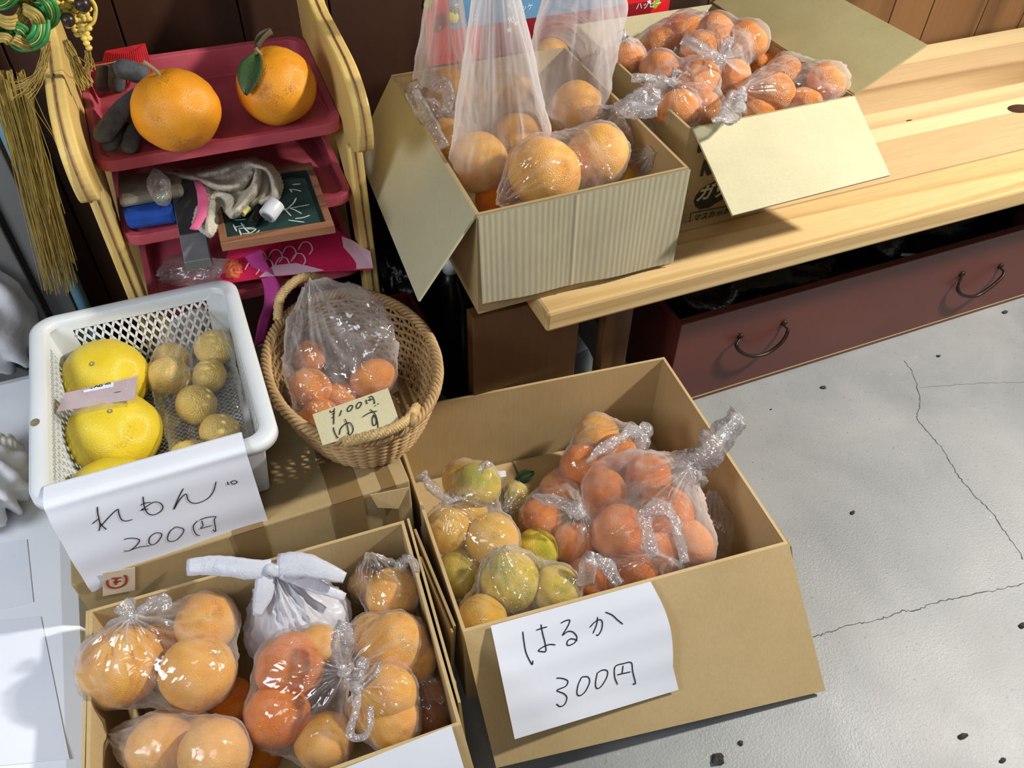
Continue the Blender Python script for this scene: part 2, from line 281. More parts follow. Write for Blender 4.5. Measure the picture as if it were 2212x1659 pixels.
# ------------------------------------------------------------------ object helpers
def org(o):
    v = np.zeros(3)
    while o is not None: v = v+np.array(o.location); o = o.parent
    return v
def tag(o, label=None, cat=None, group=None, kind=None):
    if label: o['label'] = label
    if cat: o['category'] = cat
    if group: o['group'] = group
    if kind: o['kind'] = kind
    return o
def empty(name, loc, label, cat, group=None):
    o = bpy.data.objects.new(name, None); COL.objects.link(o); o.location = tuple(loc); o.empty_display_size = .03
    return tag(o, label, cat, group)
class MB:
    def __init__(s): s.v = []; s.f = []
    def add(s, v, f):
        b = len(s.v); s.v += [tuple(map(float, p)) for p in v]; s.f += [tuple(i+b for i in q) for q in f]; return s
    def slab(s, q, th):
        """q: 4+ corners (polygon, CCW seen from outside); th: vector added for the second side"""
        q = [np.array(p, float) for p in q]; th = np.array(th, float); n = len(q)
        return s.add(q+[p+th for p in q], [tuple(range(n)), tuple(range(2*n-1, n-1, -1))]+[(i, i+n, (i+1) % n+n, (i+1) % n) for i in range(n)])
    def box(s, c, d, rz=0, rx=0, ry=0):
        R = np.array(Euler((rx, ry, rz)).to_matrix()); c = np.array(c, float); h = np.array(d, float)/2
        P = [c+R@(h*np.array(k)) for k in ((-1, -1, -1), (1, -1, -1), (1, 1, -1), (-1, 1, -1), (-1, -1, 1), (1, -1, 1), (1, 1, 1), (-1, 1, 1))]
        return s.add(P, [(3, 2, 1, 0), (4, 5, 6, 7), (0, 1, 5, 4), (1, 2, 6, 5), (2, 3, 7, 6), (3, 0, 4, 7)])
    def tube(s, P, r, seg=8, closed=False, flat=1., cap=True, up=None, jit=0):
        P = [np.array(p, float) for p in P]; n = len(P); R = r if hasattr(r, '__len__') else [r]*n
        V = []; prev = None
        for i in range(n):
            a = P[(i-1) % n] if (closed or i) else P[0]; b = P[(i+1) % n] if (closed or i < n-1) else P[-1]
            t = b-a; t = t/(np.linalg.norm(t)+1e-12)
            if prev is None:
                u = np.array(up, float) if up is not None else (np.array([0, 0, 1.]) if abs(t[2]) < .9 else np.array([1., 0, 0]))
            else: u = prev
            u = u-t*(u@t); u /= (np.linalg.norm(u)+1e-12); prev = u; w_ = np.cross(t, u)
            for k in range(seg):
                a_ = 2*math.pi*k/seg; q = 1+(random.uniform(-jit, jit) if jit else 0)
                V.append(P[i]+R[i]*q*(math.cos(a_)*w_+math.sin(a_)*u*flat))
        Fc = []
        for i in range(n if closed else n-1):
            for k in range(seg):
                j = (i+1) % n; k2 = (k+1) % seg
                Fc.append((i*seg+k, i*seg+k2, j*seg+k2, j*seg+k))
        if cap and not closed: Fc += [tuple(range(seg-1, -1, -1)), tuple((n-1)*seg+k for k in range(seg))]
        return s.add(V, Fc)
    def grid(s, fn, nu, nv, wrapu=False):
        V = [fn(i/(nu if wrapu else nu-1), j/(nv-1)) for j in range(nv) for i in range(nu)]
        Fc = [(j*nu+i, j*nu+(i+1) % nu, (j+1)*nu+(i+1) % nu, (j+1)*nu+i) for j in range(nv-1) for i in range(nu if wrapu else nu-1)]
        return s.add(V, Fc)
    def ball(s, c, r, seg=12, sq=(1, 1, 1)):
        c = np.array(c, float); r_ = r
        V = [c+np.array([0, 0, r_*sq[2]])]; Fc = []; n = seg//2
        for j in range(1, n):
            for i in range(seg):
                th, ph = math.pi*j/n, 2*math.pi*i/seg
                V.append(c+r_*np.array([math.sin(th)*math.cos(ph)*sq[0], math.sin(th)*math.sin(ph)*sq[1], math.cos(th)*sq[2]]))
        V.append(c-np.array([0, 0, r_*sq[2]])); L = len(V)-1
        for i in range(seg):
            Fc.append((0, 1+i, 1+(i+1) % seg)); Fc.append((L, 1+(n-2)*seg+(i+1) % seg, 1+(n-2)*seg+i))
            for j in range(n-2): Fc.append((1+j*seg+i, 1+(j+1)*seg+i, 1+(j+1)*seg+(i+1) % seg, 1+j*seg+(i+1) % seg))
        return s.add(V, Fc)
    def build(s, name, mat, parent=None, smooth=False, bevel=0, thick=0, autos=None):
        V = np.array(s.v)
        if parent is not None: loc = org(parent); l = np.zeros(3)
        else: loc = np.array([(V[:, 0].min()+V[:, 0].max())/2, (V[:, 1].min()+V[:, 1].max())/2, V[:, 2].min()]); l = loc
        me = bpy.data.meshes.new(name); me.from_pydata([tuple(p) for p in V-loc], [], s.f); me.update()
        bm = bmesh.new(); bm.from_mesh(me); bmesh.ops.recalc_face_normals(bm, faces=bm.faces); bm.to_mesh(me); bm.free()
        if smooth: me.polygons.foreach_set('use_smooth', [True]*len(me.polygons))
        o = bpy.data.objects.new(name, me); COL.objects.link(o); o.location = tuple(l)
        if parent is not None: o.parent = parent
        me.materials.append(MT[mat] if isinstance(mat, str) else mat)
        if getattr(s, 'fold', None):
            at_ = me.attributes.new('fold', 'FLOAT', 'POINT'); at_.data.foreach_set('value', np.array(s.fold, dtype=np.float32))
        if thick:
            m = o.modifiers.new('t', 'SOLIDIFY'); m.thickness = thick; m.offset = 0
        if bevel:
            m = o.modifiers.new('b', 'BEVEL'); m.width = bevel; m.segments = 2; m.limit_method = 'ANGLE'; m.angle_limit = .6
            if smooth: m.harden_normals = False
        return o

def catmull(P, k=6, closed=False):
    P = [np.array(p, float) for p in P]
    if len(P) < 3: return [P[0]+(P[1]-P[0])*i/k for i in range(k+1)]
    out = []; n = len(P)
    for i in range(n if closed else n-1):
        p0 = P[(i-1) % n] if (closed or i) else 2*P[0]-P[1]; p1 = P[i]; p2 = P[(i+1) % n]
        p3 = P[(i+2) % n] if (closed or i < n-2) else 2*P[-1]-P[-2]
        for j in range(k):
            t = j/k; out.append(.5*((2*p1)+(-p0+p2)*t+(2*p0-5*p1+4*p2-p3)*t*t+(-p0+3*p1-3*p2+p3)*t**3))
    if not closed: out.append(P[-1])
    return out

def bvh_of(o):
    wl = org(o); return BVHTree.FromPolygons([Vector(np.array(v.co)+wl) for v in o.data.vertices], [tuple(p.vertices) for p in o.data.polygons])
def strokes(name, parent, surf, lines, mat='ink', width=.0022, ox=0, oy=0, sc=1, off=.0006, k=5, smooth=True):
    """pen strokes as thin ribbons lying on the surface of an object"""
    bv = bvh_of(surf); mb = MB()
    for L in lines:
        pts = catmull(L, k) if smooth else catmull(L, 2) if len(L) < 3 else [np.array(p, float) for p in L]
        Q = []; N = []
        for p in pts:
            d = Vector(ray(ox+p[0]/sc, oy+p[1]/sc)).normalized(); hit, n, i, dist = bv.ray_cast(Vector(O3), d)
            if hit is None: continue
            if n.dot(d) > 0: n = -n
            Q.append(np.array(hit)+np.array(n)*off); N.append(np.array(n))
        if len(Q) < 2: continue
        V = []
        for i in range(len(Q)):
            t = Q[min(i+1, len(Q)-1)]-Q[max(i-1, 0)]; s_ = np.cross(N[i], t); s_ /= np.linalg.norm(s_)+1e-12
            wv = width/2*(1 if 0 < i < len(Q)-1 else .6)
            V += [Q[i]+s_*wv, Q[i]-s_*wv]
        mb.add(V, [(2*i, 2*i+1, 2*i+3, 2*i+2) for i in range(len(Q)-1)])
    return mb.build(name, mat, parent)

def text_part(name, txt, parent, p, xdir, ydir, size, mat, shear=0, bold=0, th=.0004):
    c = bpy.data.curves.new('t', 'FONT'); c.body = txt; c.size = size; c.extrude = th/2; c.shear = shear; c.offset = bold
    c.resolution_u = 3
    o = bpy.data.objects.new('t', c); COL.objects.link(o); bpy.context.view_layer.update()
    me = bpy.data.meshes.new_from_object(o.evaluated_get(bpy.context.evaluated_depsgraph_get()))
    x = np.array(xdir, float); x /= np.linalg.norm(x); y = np.array(ydir, float); y -= x*(x@y); y /= np.linalg.norm(y); z = np.cross(x, y)
    V = [np.array(p)+x*v.co.x+y*v.co.y+z*v.co.z for v in me.vertices]; Fc = [tuple(f.vertices) for f in me.polygons]
    bpy.data.objects.remove(o); bpy.data.curves.remove(c)
    if not V: return None
    return MB().add(V, Fc).build(name, mat, parent)

def fnoise(p, s, seed=0.):
    return noise.noise(Vector((p[0]*s+seed, p[1]*s-seed*1.7, p[2]*s+seed*.6)))

# ------------------------------------------------------------------ fruit
def fruit_mesh(kind, mat, sq=.9, bumpy=.012, dimple=.06, seg=40, neck=0):
    out = []
    for s in range(3):
        me = bpy.data.meshes.new(kind); V = []; Fc = []; n = seg//2; sd = s*9.3+sum(map(ord, kind))
        def shp(th, ph):
            r = 1-dimple*math.exp(-(th/.28)**2)-dimple*.7*math.exp(-((math.pi-th)/.25)**2)
            if neck: r += neck*math.exp(-(th/.42)**2)
            x, y, z = math.sin(th)*math.cos(ph), math.sin(th)*math.sin(ph), math.cos(th)
            r += bumpy*(fnoise((x, y, z), 1.6, sd)*2.2+fnoise((x, y, z), 4.5, sd))
            return (x*r, y*r, z*r*sq)
        V.append(shp(0.0001, 0))
        for j in range(1, n):
            for i in range(seg): V.append(shp(math.pi*j/n, 2*math.pi*i/seg))
        V.append(shp(math.pi-.0001, 0)); L = len(V)-1
        for i in range(seg):
            Fc.append((0, 1+i, 1+(i+1) % seg)); Fc.append((L, 1+(n-2)*seg+(i+1) % seg, 1+(n-2)*seg+i))
            for j in range(n-2): Fc.append((1+j*seg+i, 1+(j+1)*seg+i, 1+(j+1)*seg+(i+1) % seg, 1+j*seg+(i+1) % seg))
        me.from_pydata(V, [], Fc); me.update(); me.polygons.foreach_set('use_smooth', [True]*len(me.polygons)); me.materials.append(MT[mat]); out.append(me)
    return out
FM = {'large_orange': fruit_mesh('large_orange', 'orange_big', .92, .016, .07, 56),
      'orange': fruit_mesh('orange', 'amanatsu', .92, .014, .05),
      'deep_orange': fruit_mesh('deep_orange', 'navel', .94, .014, .05),
      'mandarin': fruit_mesh('mandarin', 'mandarin', .84, .022, .08),
      'yellow_citrus': fruit_mesh('yellow_citrus', 'haruka', .96, .012, -.06),
      'golden_citrus': fruit_mesh('golden_citrus', 'haruka_y', .95, .012, .03),
      'small_citrus': fruit_mesh('small_citrus', 'lemon', .9, .02, .06),
      'pomelo': fruit_mesh('pomelo', 'pomelo', .86, .010, .03, 56)}
CAT = {'large_orange': 'orange', 'orange': 'orange', 'deep_orange': 'orange', 'mandarin': 'mandarin', 'yellow_citrus': 'citrus fruit', 'golden_citrus': 'citrus fruit', 'small_citrus': 'citrus fruit', 'pomelo': 'pomelo'}
def fruit(kind, c, r, label, group, rot=None, i=0):
    o = bpy.data.objects.new(kind, FM[kind][i % 3]); COL.objects.link(o); o.location = tuple(c); o.scale = (r, r, r)
    o.rotation_euler = rot if rot else (random.uniform(-.9, .9), random.uniform(-.9, .9), random.uniform(0, 6))
    return tag(o, label, CAT[kind], group)

# ------------------------------------------------------------------ plastic bags
def bag_surface(spheres, knot, seed=1, nu=84, nv=56, pleat=.014, infl=1.03, sink=.18, crinkle=.002, extra=(), neck=.006):
    sp = [(np.array(c, float), r) for c, r in spheres]; knot = np.array(knot, float)
    k = np.arange(70); ph = k*2.39996; z = 1-2*(k+.5)/70; fib = np.stack([np.sqrt(1-z*z)*np.cos(ph), np.sqrt(1-z*z)*np.sin(ph), z], 1)
    pts = np.concatenate([c+fib*r*infl for c, r in sp]+[knot+fib[::7]*neck]+[np.array(e, float)[None] for e in extra])
    bm = bmesh.new(); vs = [bm.verts.new(p) for p in pts]; res = bmesh.ops.convex_hull(bm, input=vs)
    N = []; D = []
    c0 = sum(c*r for c, r in sp)/sum(r for c, r in sp)
    for f in bm.faces:
        f.normal_update(); n = np.array(f.normal); d = n@(np.array(f.verts[0].co)-c0)
        if d < 0: n, d = -n, -d
        if np.linalg.norm(n) > .5: N.append(n); D.append(d)
    bm.free(); N = np.array(N); D = np.array(D)
    ax = knot-c0; L = np.linalg.norm(ax); ax /= L
    u = np.cross(ax, [0, 0, 1.] if abs(ax[2]) < .9 else [1., 0, 0]); u /= np.linalg.norm(u); v = np.cross(ax, u)
    th = math.pi*(np.arange(1, nv)/nv)**1.35; phi = 2*math.pi*np.arange(nu)/nu
    T, P = np.meshgrid(th, phi, indexing='ij')
    dirs = np.cos(T)[..., None]*ax+np.sin(T)[..., None]*(np.cos(P)[..., None]*u+np.sin(P)[..., None]*v)
    dn = dirs.reshape(-1, 3)@N.T
    with np.errstate(divide='ignore', invalid='ignore'):
        rh = np.where(dn > 1e-4, D/dn, 1e9).min(1).reshape(T.shape)
    rs = np.zeros(T.shape)
    for c, r in sp:
        q = c-c0; b = dirs@q; disc = b*b-(q@q-(r*1.012)**2)
        rs = np.maximum(rs, np.where(disc > 0, b+np.sqrt(np.maximum(disc, 0)), 0))
    low = np.maximum(rs, .55*rh); r = rh-sink*(rh-low)
    # keep the gathered cone towards the knot slim
    for _ in range(3):
        r[1:-1] = (r[1:-1]*2+r[:-2]+r[2:]+np.roll(r, 1, 1)[1:-1]+np.roll(r, -1, 1)[1:-1])/6
    r = np.maximum(r, rs*1.004)
    g = np.random.default_rng(seed); pl = np.zeros(T.shape)
    for fq in (7, 11, 17, 26): pl += (1-np.abs(np.sin(P*fq/2+g.uniform(0, 6)+1.2*np.sin(T*3+g.uniform(0, 6)))))**2*g.uniform(.5, 1)
    pl /= 2.6; pl **= 1.3; wgt = np.exp(-T/.7)+.10
    r = r+pleat*pl*wgt*np.clip(T*9, 0, 1)
    pos = c0+dirs*r[..., None]
    V = [tuple(knot)]
    for j in range(pos.shape[0]):
        for i in range(nu):
            p = pos[j, i]; a = 1-abs(fnoise(p, 26, seed))*2.4; b = 1-abs(fnoise(p, 58, seed+3))*2.4
            q = crinkle*(max(a, 0)**3*1.2+max(b, 0)**3*.5)
            V.append(tuple(p+dirs[j, i]*q))
    V.append(tuple(c0-ax*r[-1].mean())); n = nv-1; Fc = []
    for i in range(nu):
        Fc.append((0, 1+i, 1+(i+1) % nu)); Fc.append((len(V)-1, 1+(n-1)*nu+(i+1) % nu, 1+(n-1)*nu+i))
        for j in range(n-1): Fc.append((1+j*nu+i, 1+(j+1)*nu+i, 1+(j+1)*nu+(i+1) % nu, 1+j*nu+(i+1) % nu))
    mb_ = MB().add(V, Fc); ff = (pl*np.clip(np.exp(-T/.95)*1.25, 0, 1)).reshape(-1); mb_.fold = [1.]+list(ff)+[0.]
    return mb_
def ear_mb(mb, pts, wpx, flat=.3, seed=0, loop=False, amp=.5):
    """gathered strip of film: pts (px, py, z), wpx width in pixels at each"""
    Q = [at(*p) for p in pts]; R = [w_/2*depth(q)/F for w_, q in zip(wpx, Q)]
    n = len(Q); P = catmull(Q, 6, loop); rr = catmull([np.array([r]) for r in R], 6, loop)
    rr = [max(float(r[0]), .001) for r in rr]; seg = 14; g = np.random.default_rng(seed+5)
    view = np.array(ray(*pts[0][:2])); V0 = len(mb.v)
    mb.tube(P, rr, seg, loop, flat, True, up=-view)
    for i in range(V0, len(mb.v)):
        p = np.array(mb.v[i]); k = (i-V0) % seg; rad = rr[min((i-V0)//seg, len(rr)-1)]
        cen = P[min((i-V0)//seg, len(P)-1)]
        a = .30*amp*2*math.sin(k*2.7+seed+len(rr)*.02)*.8+amp*fnoise(p, 45, seed)+amp*.5*fnoise(p, 110, seed)
        mb.v[i] = tuple(cen+(p-cen)*(1+a))
    return mb
def knot_mb(p, r, seed=0):
    mb = MB(); mb.ball(p, r, 16, (1, .9, .8))
    mb.v = [tuple(np.array(p)+(np.array(q)-p)*(1+.5*fnoise(q, 90, seed))) for q in mb.v]; return mb

G = []
def bag(label, fruits, knot, ears=(), mat='film', seed=1, real=True, group=None, where='', extra=(), knotr=.008, loops=(), name='plastic_bag', earmat='film_ear', **kw):
    """fruits: (cx, cy, diameter px, z, kind, label) ; knot: (px, py, z)"""
    sp = []
    for i, f in enumerate(fruits):
        c = at(f[0], f[1], f[3]); r = f[2]/2*depth(c)/F; 
        sqf = 1.0
        sp.append((c, r*sqf))
        if real and f[4]: fruit(f[4], c, r, f[5], group or where, i=i+seed)
    kp = at(*knot) if len(knot) == 3 else aty(knot[0], knot[1], knot[3])
    zmin = min(c[2]-r for c, r in sp); cc = sum(c for c, r in sp)/len(sp)
    root = empty(name, (cc[0], cc[1], zmin), label, 'plastic bag')
    ex = [at(*e) for e in extra]
    bag_surface(sp, kp, seed, extra=ex, **kw).build('bag_film', mat, root, True)
    if knotr: knot_mb(kp, knotr, seed).build('knot', earmat, root, True)
    for i, (pts, wd) in enumerate(ears): ear_mb(MB(), pts, wd, seed=seed+i, amp=.22 if earmat == 'white_bag' else .7, flat=.3).build('gathered_end', earmat, root, True)
    for i, (pts, wd) in enumerate(loops): ear_mb(MB(), pts, wd, seed=seed+i, flat=.35, amp=.45).build('handle_loop', earmat, root, True)
    return root

def carton(name, label, rim, zt, zb, mat_out='card', mat_in='card_in', t=.005, cat='cardboard box', drop=None):
    """rim: BL, BR, FR, FL corners in xy (outer faces)"""
    R = [np.array([p[0], p[1], 0]) for p in rim]; c = sum(R)/4
    root = empty(name, (c[0], c[1], zb), label, cat)
    R = [p if i != 9 else p for i, p in enumerate(R)]
    nm = ['back_wall', 'right_wall', 'front_wall', 'left_wall']
    for i in range(4):
        a, b = R[i], R[(i+1) % 4]; e = (b-a)/np.linalg.norm(b-a); n = np.array([e[1], -e[0], 0])
        if n@(c-a) < 0: n = -n
        a2, b2 = a.copy(), b.copy()
        if i in (1, 3): a2 = a+e*t; b2 = b-e*t
        z0, z1 = np.array([0, 0, zb]), np.array([0, 0, zt])
        MB().slab([a2+z0, b2+z0, b2+z1, a2+z1], n*t).build(nm[i], mat_out if i != 0 else mat_in, root)
    s = [c+(p-c)*.985 for p in R]
    MB().slab([p+np.array([0, 0, zb+.001]) for p in s], (0, 0, t)).build('bottom_panel', mat_in, root)
    return root
def flap(root, a, b, c, d, mat, t=.005, name='flap', label=None):
    a, b, c, d = [np.array(p, float) for p in (a, b, c, d)]; n = np.cross(b-a, d-a); n /= np.linalg.norm(n)
    o = MB().slab([a, b, c, d], n*t).build(name, mat, root)
    if label: o['label'] = label
    return o

# ================================================================== SETTING
fl = MB().slab([(-1.6, -.6, 0), (3.2, -.6, 0), (3.2, 1.6, 0), (-1.6, 1.6, 0)], (0, 0, -.02)).build('floor', 'floor'); fl['kind'] = 'structure'
def crack(pts, wd, seed):
    g = random.Random(seed); P = catmull([at(x, y, 0) for x, y in pts], 9); mb = MB(); V = []
    for i, p in enumerate(P):
        q = p+np.array([g.uniform(-1, 1), g.uniform(-1, 1), 0])*.0022; t = P[min(i+1, len(P)-1)]-P[max(i-1, 0)]
        s_ = np.array([-t[1], t[0], 0]); s_ /= np.linalg.norm(s_); ww = wd*g.uniform(.4, 1.2)/2
        V += [q+s_*ww+np.array([0, 0, .0004]), q-s_*ww+np.array([0, 0, .0004])]
    mb.add(V, [(2*i, 2*i+1, 2*i+3, 2*i+2) for i in range(len(P)-1)]); mb.build('crack', 'crack', fl)
crack([(1955, 780), (1975, 815), (1988, 868), (1982, 905), (2010, 940), (2040, 975), (2065, 1020), (2100, 1065), (2140, 1105), (2175, 1155), (2212, 1210)], .0022, 1)
crack([(2212, 1262), (2150, 1275), (2080, 1290), (2030, 1300), (1980, 1316), (1940, 1322), (1900, 1338), (1850, 1348), (1800, 1362), (1757, 1376)], .0018, 2)
crack([(1990, 838), (2060, 832), (2130, 828), (2212, 826)], .0009, 3)
xs = [-1.35, -1.12, -.95, -.75, -.60, -.42, -.25, -.064, .138, .30, .49, .64, .82, .97, 1.15, 1.33, 1.52, 1.717, 1.851, 2.049, 2.21, 2.40, 2.56, 2.75]
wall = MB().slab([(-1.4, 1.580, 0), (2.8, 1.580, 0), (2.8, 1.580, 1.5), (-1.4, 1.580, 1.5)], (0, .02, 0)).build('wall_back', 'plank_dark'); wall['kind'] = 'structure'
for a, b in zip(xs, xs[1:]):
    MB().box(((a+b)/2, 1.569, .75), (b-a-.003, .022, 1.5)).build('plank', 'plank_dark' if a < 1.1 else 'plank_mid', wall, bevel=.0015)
bbd = MB().box((.7, 1.55, .03), (4.2, .012, .06)).build('baseboard_back', 'plank_dark'); bbd['kind'] = 'structure'

# ================================================================== BENCH
bench = empty('bench', (1.5, 1.23, 0), 'long pale pine bench along the plank wall, carrying two boxes', 'bench')
zt = .455
yb = [.905, 1.033, 1.170, 1.281, 1.473, 1.547]
for i, (a, b) in enumerate(zip(yb, yb[1:])):
    MB().box(((.462+2.75)/2, (a+b)/2, zt-.021), (2.75-.462, b-a-.0004, .042)).build('board', ['bench_c', 'bench_b', 'bench_a', 'bench_b', 'bench_a'][i], bench, bevel=.006 if i == 0 else .0006)
MB().box((.465, 1.0, .2065), (.210, .03, .413)).build('leg', 'leg_wood', bench, bevel=.002)
MB().box((.656, 1.0, .2065), (.058, .03, .413)).build('leg', 'leg_wood', bench, bevel=.002)
MB().box((.50, 1.48, .2065), (.105, .03, .413)).build('leg', 'leg_wood', bench, bevel=.002)
MB().box((2.4, .99, .2065), (.06, .04, .413)).build('leg', 'leg_wood', bench, bevel=.002)
MB().box((.57, 1.23, .385), (.03, .50, .05)).build('crossbar', 'leg_wood', bench, bevel=.002)
MB().ball((1.805, 1.178, zt-.0005), .028, 20, (1.25, .78, .05)).build('knot', 'knot', bench, True)['label'] = 'dark oval knot'
MB().ball((1.515, 1.225, zt-.0002), .008, 12, (1.6, .45, .04)).build('knot', 'knot', bench, True)

# drawer standing on the floor under the bench
dr = empty('drawer', (1.6, 1.15, 0), 'dark red lacquered drawer with two iron drop handles, on the floor under the bench', 'drawer')
X0, X1, Y0, Y1, DZ = .812, 2.75, .993, 1.42, .250
MB().box(((X0+X1)/2, Y0+.009, DZ/2), (X1-X0, .018, DZ)).build('drawer_front', 'drawer', dr, bevel=.0015)
MB().box((X0+.007, (Y0+.019+Y1)/2, DZ/2-.005), (.014, Y1-Y0-.019, DZ-.01)).build('side_panel', 'drawer', dr)
MB().box((X1-.007, (Y0+.019+Y1)/2, DZ/2-.005), (.014, Y1-Y0-.019, DZ-.01)).build('side_panel', 'drawer', dr)
MB().box(((X0+X1)/2, Y1-.007, DZ/2-.005), (X1-X0-.03, .012, DZ-.01)).build('back_panel', 'drawer', dr)
MB().box(((X0+X1)/2, (Y0+Y1)/2, .008), (X1-X0-.03, Y1-Y0-.03, .01)).build('bottom_panel', 'drawer', dr)
MB().box(((X0+X1)/2, Y0-.0006, .0115), (X1-X0-.004, .0016, .003)).build('edge_line', 'card_dark', dr)
for pts in ([(1600, 731), (1591, 744), (1600, 760), (1626, 770), (1660, 762), (1690, 738), (1702, 714), (1694, 702)], [(2078, 596), (2069, 622), (2080, 638), (2108, 640), (2138, 622), (2163, 600), (2169, 588), (2161, 579)]):
    N_ = len(pts); P = [aty(x, y, Y0-.003-.022*math.sin(math.pi*k/(N_-1))) for k, (x, y) in enumerate(pts)]
    h = MB().tube(catmull(P, 6), [.0030]*6+[.0044]*31+[.0030]*6, 8).build('handle', 'iron', dr, True)
    for q in (P[0], P[-1]):
        MB().ball((q[0], Y0-.002, q[2]+.004), .008, 12, (1, .6, 1)).build('handle_mount', 'iron', h, True)
# dark things lying in the drawer
def crumple(name, mat, c, d, label, cat, seed, n=22, amp=.35, parent=None, group=None):
    mb = MB(); c = np.array(c, float); V = []
    mb.ball((0, 0, 0), 1, n*2, (1, 1, 1))
    mb.v = [tuple(c+np.array(d)*np.array(p)*(1+amp*(1-abs(fnoise(p, 2.2, seed))*2.5)*.6+amp*.5*fnoise(p, 5, seed))) for p in mb.v]
    z0 = c[2]-d[2]
    mb.v = [(p[0], p[1], max(p[2], z0)) for p in mb.v]
    o = mb.build(name, mat, parent, True); 
    if parent is None: tag(o, label, cat, group)
    return o
crumple('plastic_bag', 'black_bag', (1.15, 1.22, .13), (.22, .13, .10), 'dark crumpled plastic inside the drawer, left part', 'plastic bag', 4)
crumple('plastic_bag', 'black_bag', (1.72, 1.22, .14), (.24, .13, .11), 'dark crumpled plastic inside the drawer, right part', 'plastic bag', 6)
tag(MB().slab([aty(1947, 553, 1.08), aty(1985, 556, 1.10), aty(1990, 549, 1.10), aty(1950, 547, 1.08)], (0, .002, -.001)).build('paper_scrap', 'paper'), 'small white paper scrap in the drawer below the bench', 'paper')

# ================================================================== UNDER THE BENCH, LEFT
tag(MB().slab([aty(1249, 722, 1.04), aty(1270, 752, 1.05), aty(1294, 800, 1.06), aty(1300, 850, 1.06), aty(1228, 850, 1.05), aty(1238, 770, 1.045)], (.002, .004, 0)).build('metal_sheet', 'silver', None), 'shiny silver sheet of metal standing between the bench legs', 'metal sheet')
crumple('plastic_bag', 'black_bag', (.30, 1.32, .17), (.10, .12, .165), 'black crumpled bag on the floor left of the bench leg', 'plastic bag', 9)
bc = aty(972, 566, 1.22)
b_ = empty('bottle', (bc[0], bc[1], 0), 'dark bottle with a white cap in the dark behind the open box flap', 'bottle')
MB().tube([(bc[0], bc[1], z) for z in (0, .01, bc[2]-.10, bc[2]-.05, bc[2]-.02)], [.03, .033, .033, .02, .014], 16).build('bottle_body', 'black_plastic', b_, True)
MB().tube([(bc[0], bc[1], z) for z in (bc[2]-.02, bc[2]+.012)], .016, 14).build('cap', 'plastic_white', b_, True)
cr = empty('crate', (.235, 1.13, 0), 'dark red plastic crate in the shade behind the wicker basket', 'crate')
for (c, d) in (((.305, 1.13, .17), (.008, .10, .34)), ((.25, 1.075, .17), (.10, .008, .34)), ((.25, 1.185, .17), (.10, .008, .34)), ((.255, 1.13, .01), (.09, .10, .01))):
    MB().box(c, d).build('panel', 'maroon', cr)

# ================================================================== WHITE CHEST, LEFT WALL THINGS
ch = empty('storage_chest', (-.65, .8, 0), 'large white plastic storage chest along the left edge', 'chest')
MB().box((-.635, .80, .10), (.60, 1.20, .20)).build('chest_body', 'chest', ch, bevel=.03)
MB().box((-.9375, .80, .15), (.006, .5, .02)).build('grip', 'plastic_white', ch)
tag(MB().slab([at(-60, 1180, .2015), at(58, 1165, .2015), at(72, 1300, .2015), at(-60, 1330, .2015)], (0, 0, -.0008)).build('paper_sheet', 'paper'), 'blank white sheet lying on the white chest', 'paper')
tag(MB().slab([at(-60, 1345, .2015), at(88, 1332, .2015), at(150, 1640, .2015), at(-60, 1659, .2015)], (0, 0, -.0008)).build('paper_sheet', 'paper'), 'larger blank white sheet on the chest, at the lower left corner', 'paper')
# white shopping bag on the chest
mb = MB(); mb.ball((0, 0, 0), 1, 56)
c = at(-36, 655, .33); 
mb.v = [tuple(c+np.array([.085, .125, .125])*np.array(p)*(1+.10*math.sin(math.atan2(p[1], p[0])*9+3*p[2])*(.4+abs(p[2]))+.14*fnoise(p, 2.6, 3))) for p in mb.v]
wb = empty('shopping_bag', (c[0], c[1], .22), 'white shopping bag standing on the white chest at the left edge', 'plastic bag')
mb.build('bag_film', 'white_bag2', wb, True)
c = at(-40, 1030, .27); mb = MB(); mb.ball((0, 0, 0), 1, 72)
mb.v = [tuple(c+np.array([.060, .085, .07])*np.array(p)*(1+.16*math.sin(math.atan2(p[1], p[0])*13+2*p[2])+.16*fnoise(p, 3, 8))) for p in mb.v]
tag(mb.build('shopping_bag', 'white_bag2', None, True), 'ruffled small white plastic bag on the white chest, below the bigger bag', 'plastic bag')
cab = empty('cabinet', (-.55, 1.49, 0), 'grey painted metal cabinet in the left back corner', 'cabinet')
MB().box((-.60, 1.49, .6), (.50, .10, 1.2)).build('cabinet_body', 'greycab', cab, bevel=.003)
MB().box((-.322, 1.50, .6), (.045, .08, 1.2)).build('side_strip', 'greycab', cab, bevel=.003)
MB().box((-.3475, 1.495, .6), (.007, .085, 1.2)).build('gap_shade_strip', 'darkgap', cab)  # dark strip standing in for the shade inside the cabinet gap
tag(MB().tube([(-.276, 1.40, 0), (-.268, 1.42, 1.1)], .0115, 16).build('pole', 'bluepole', None, True), 'light blue pole leaning upright in the left back corner', 'pole')

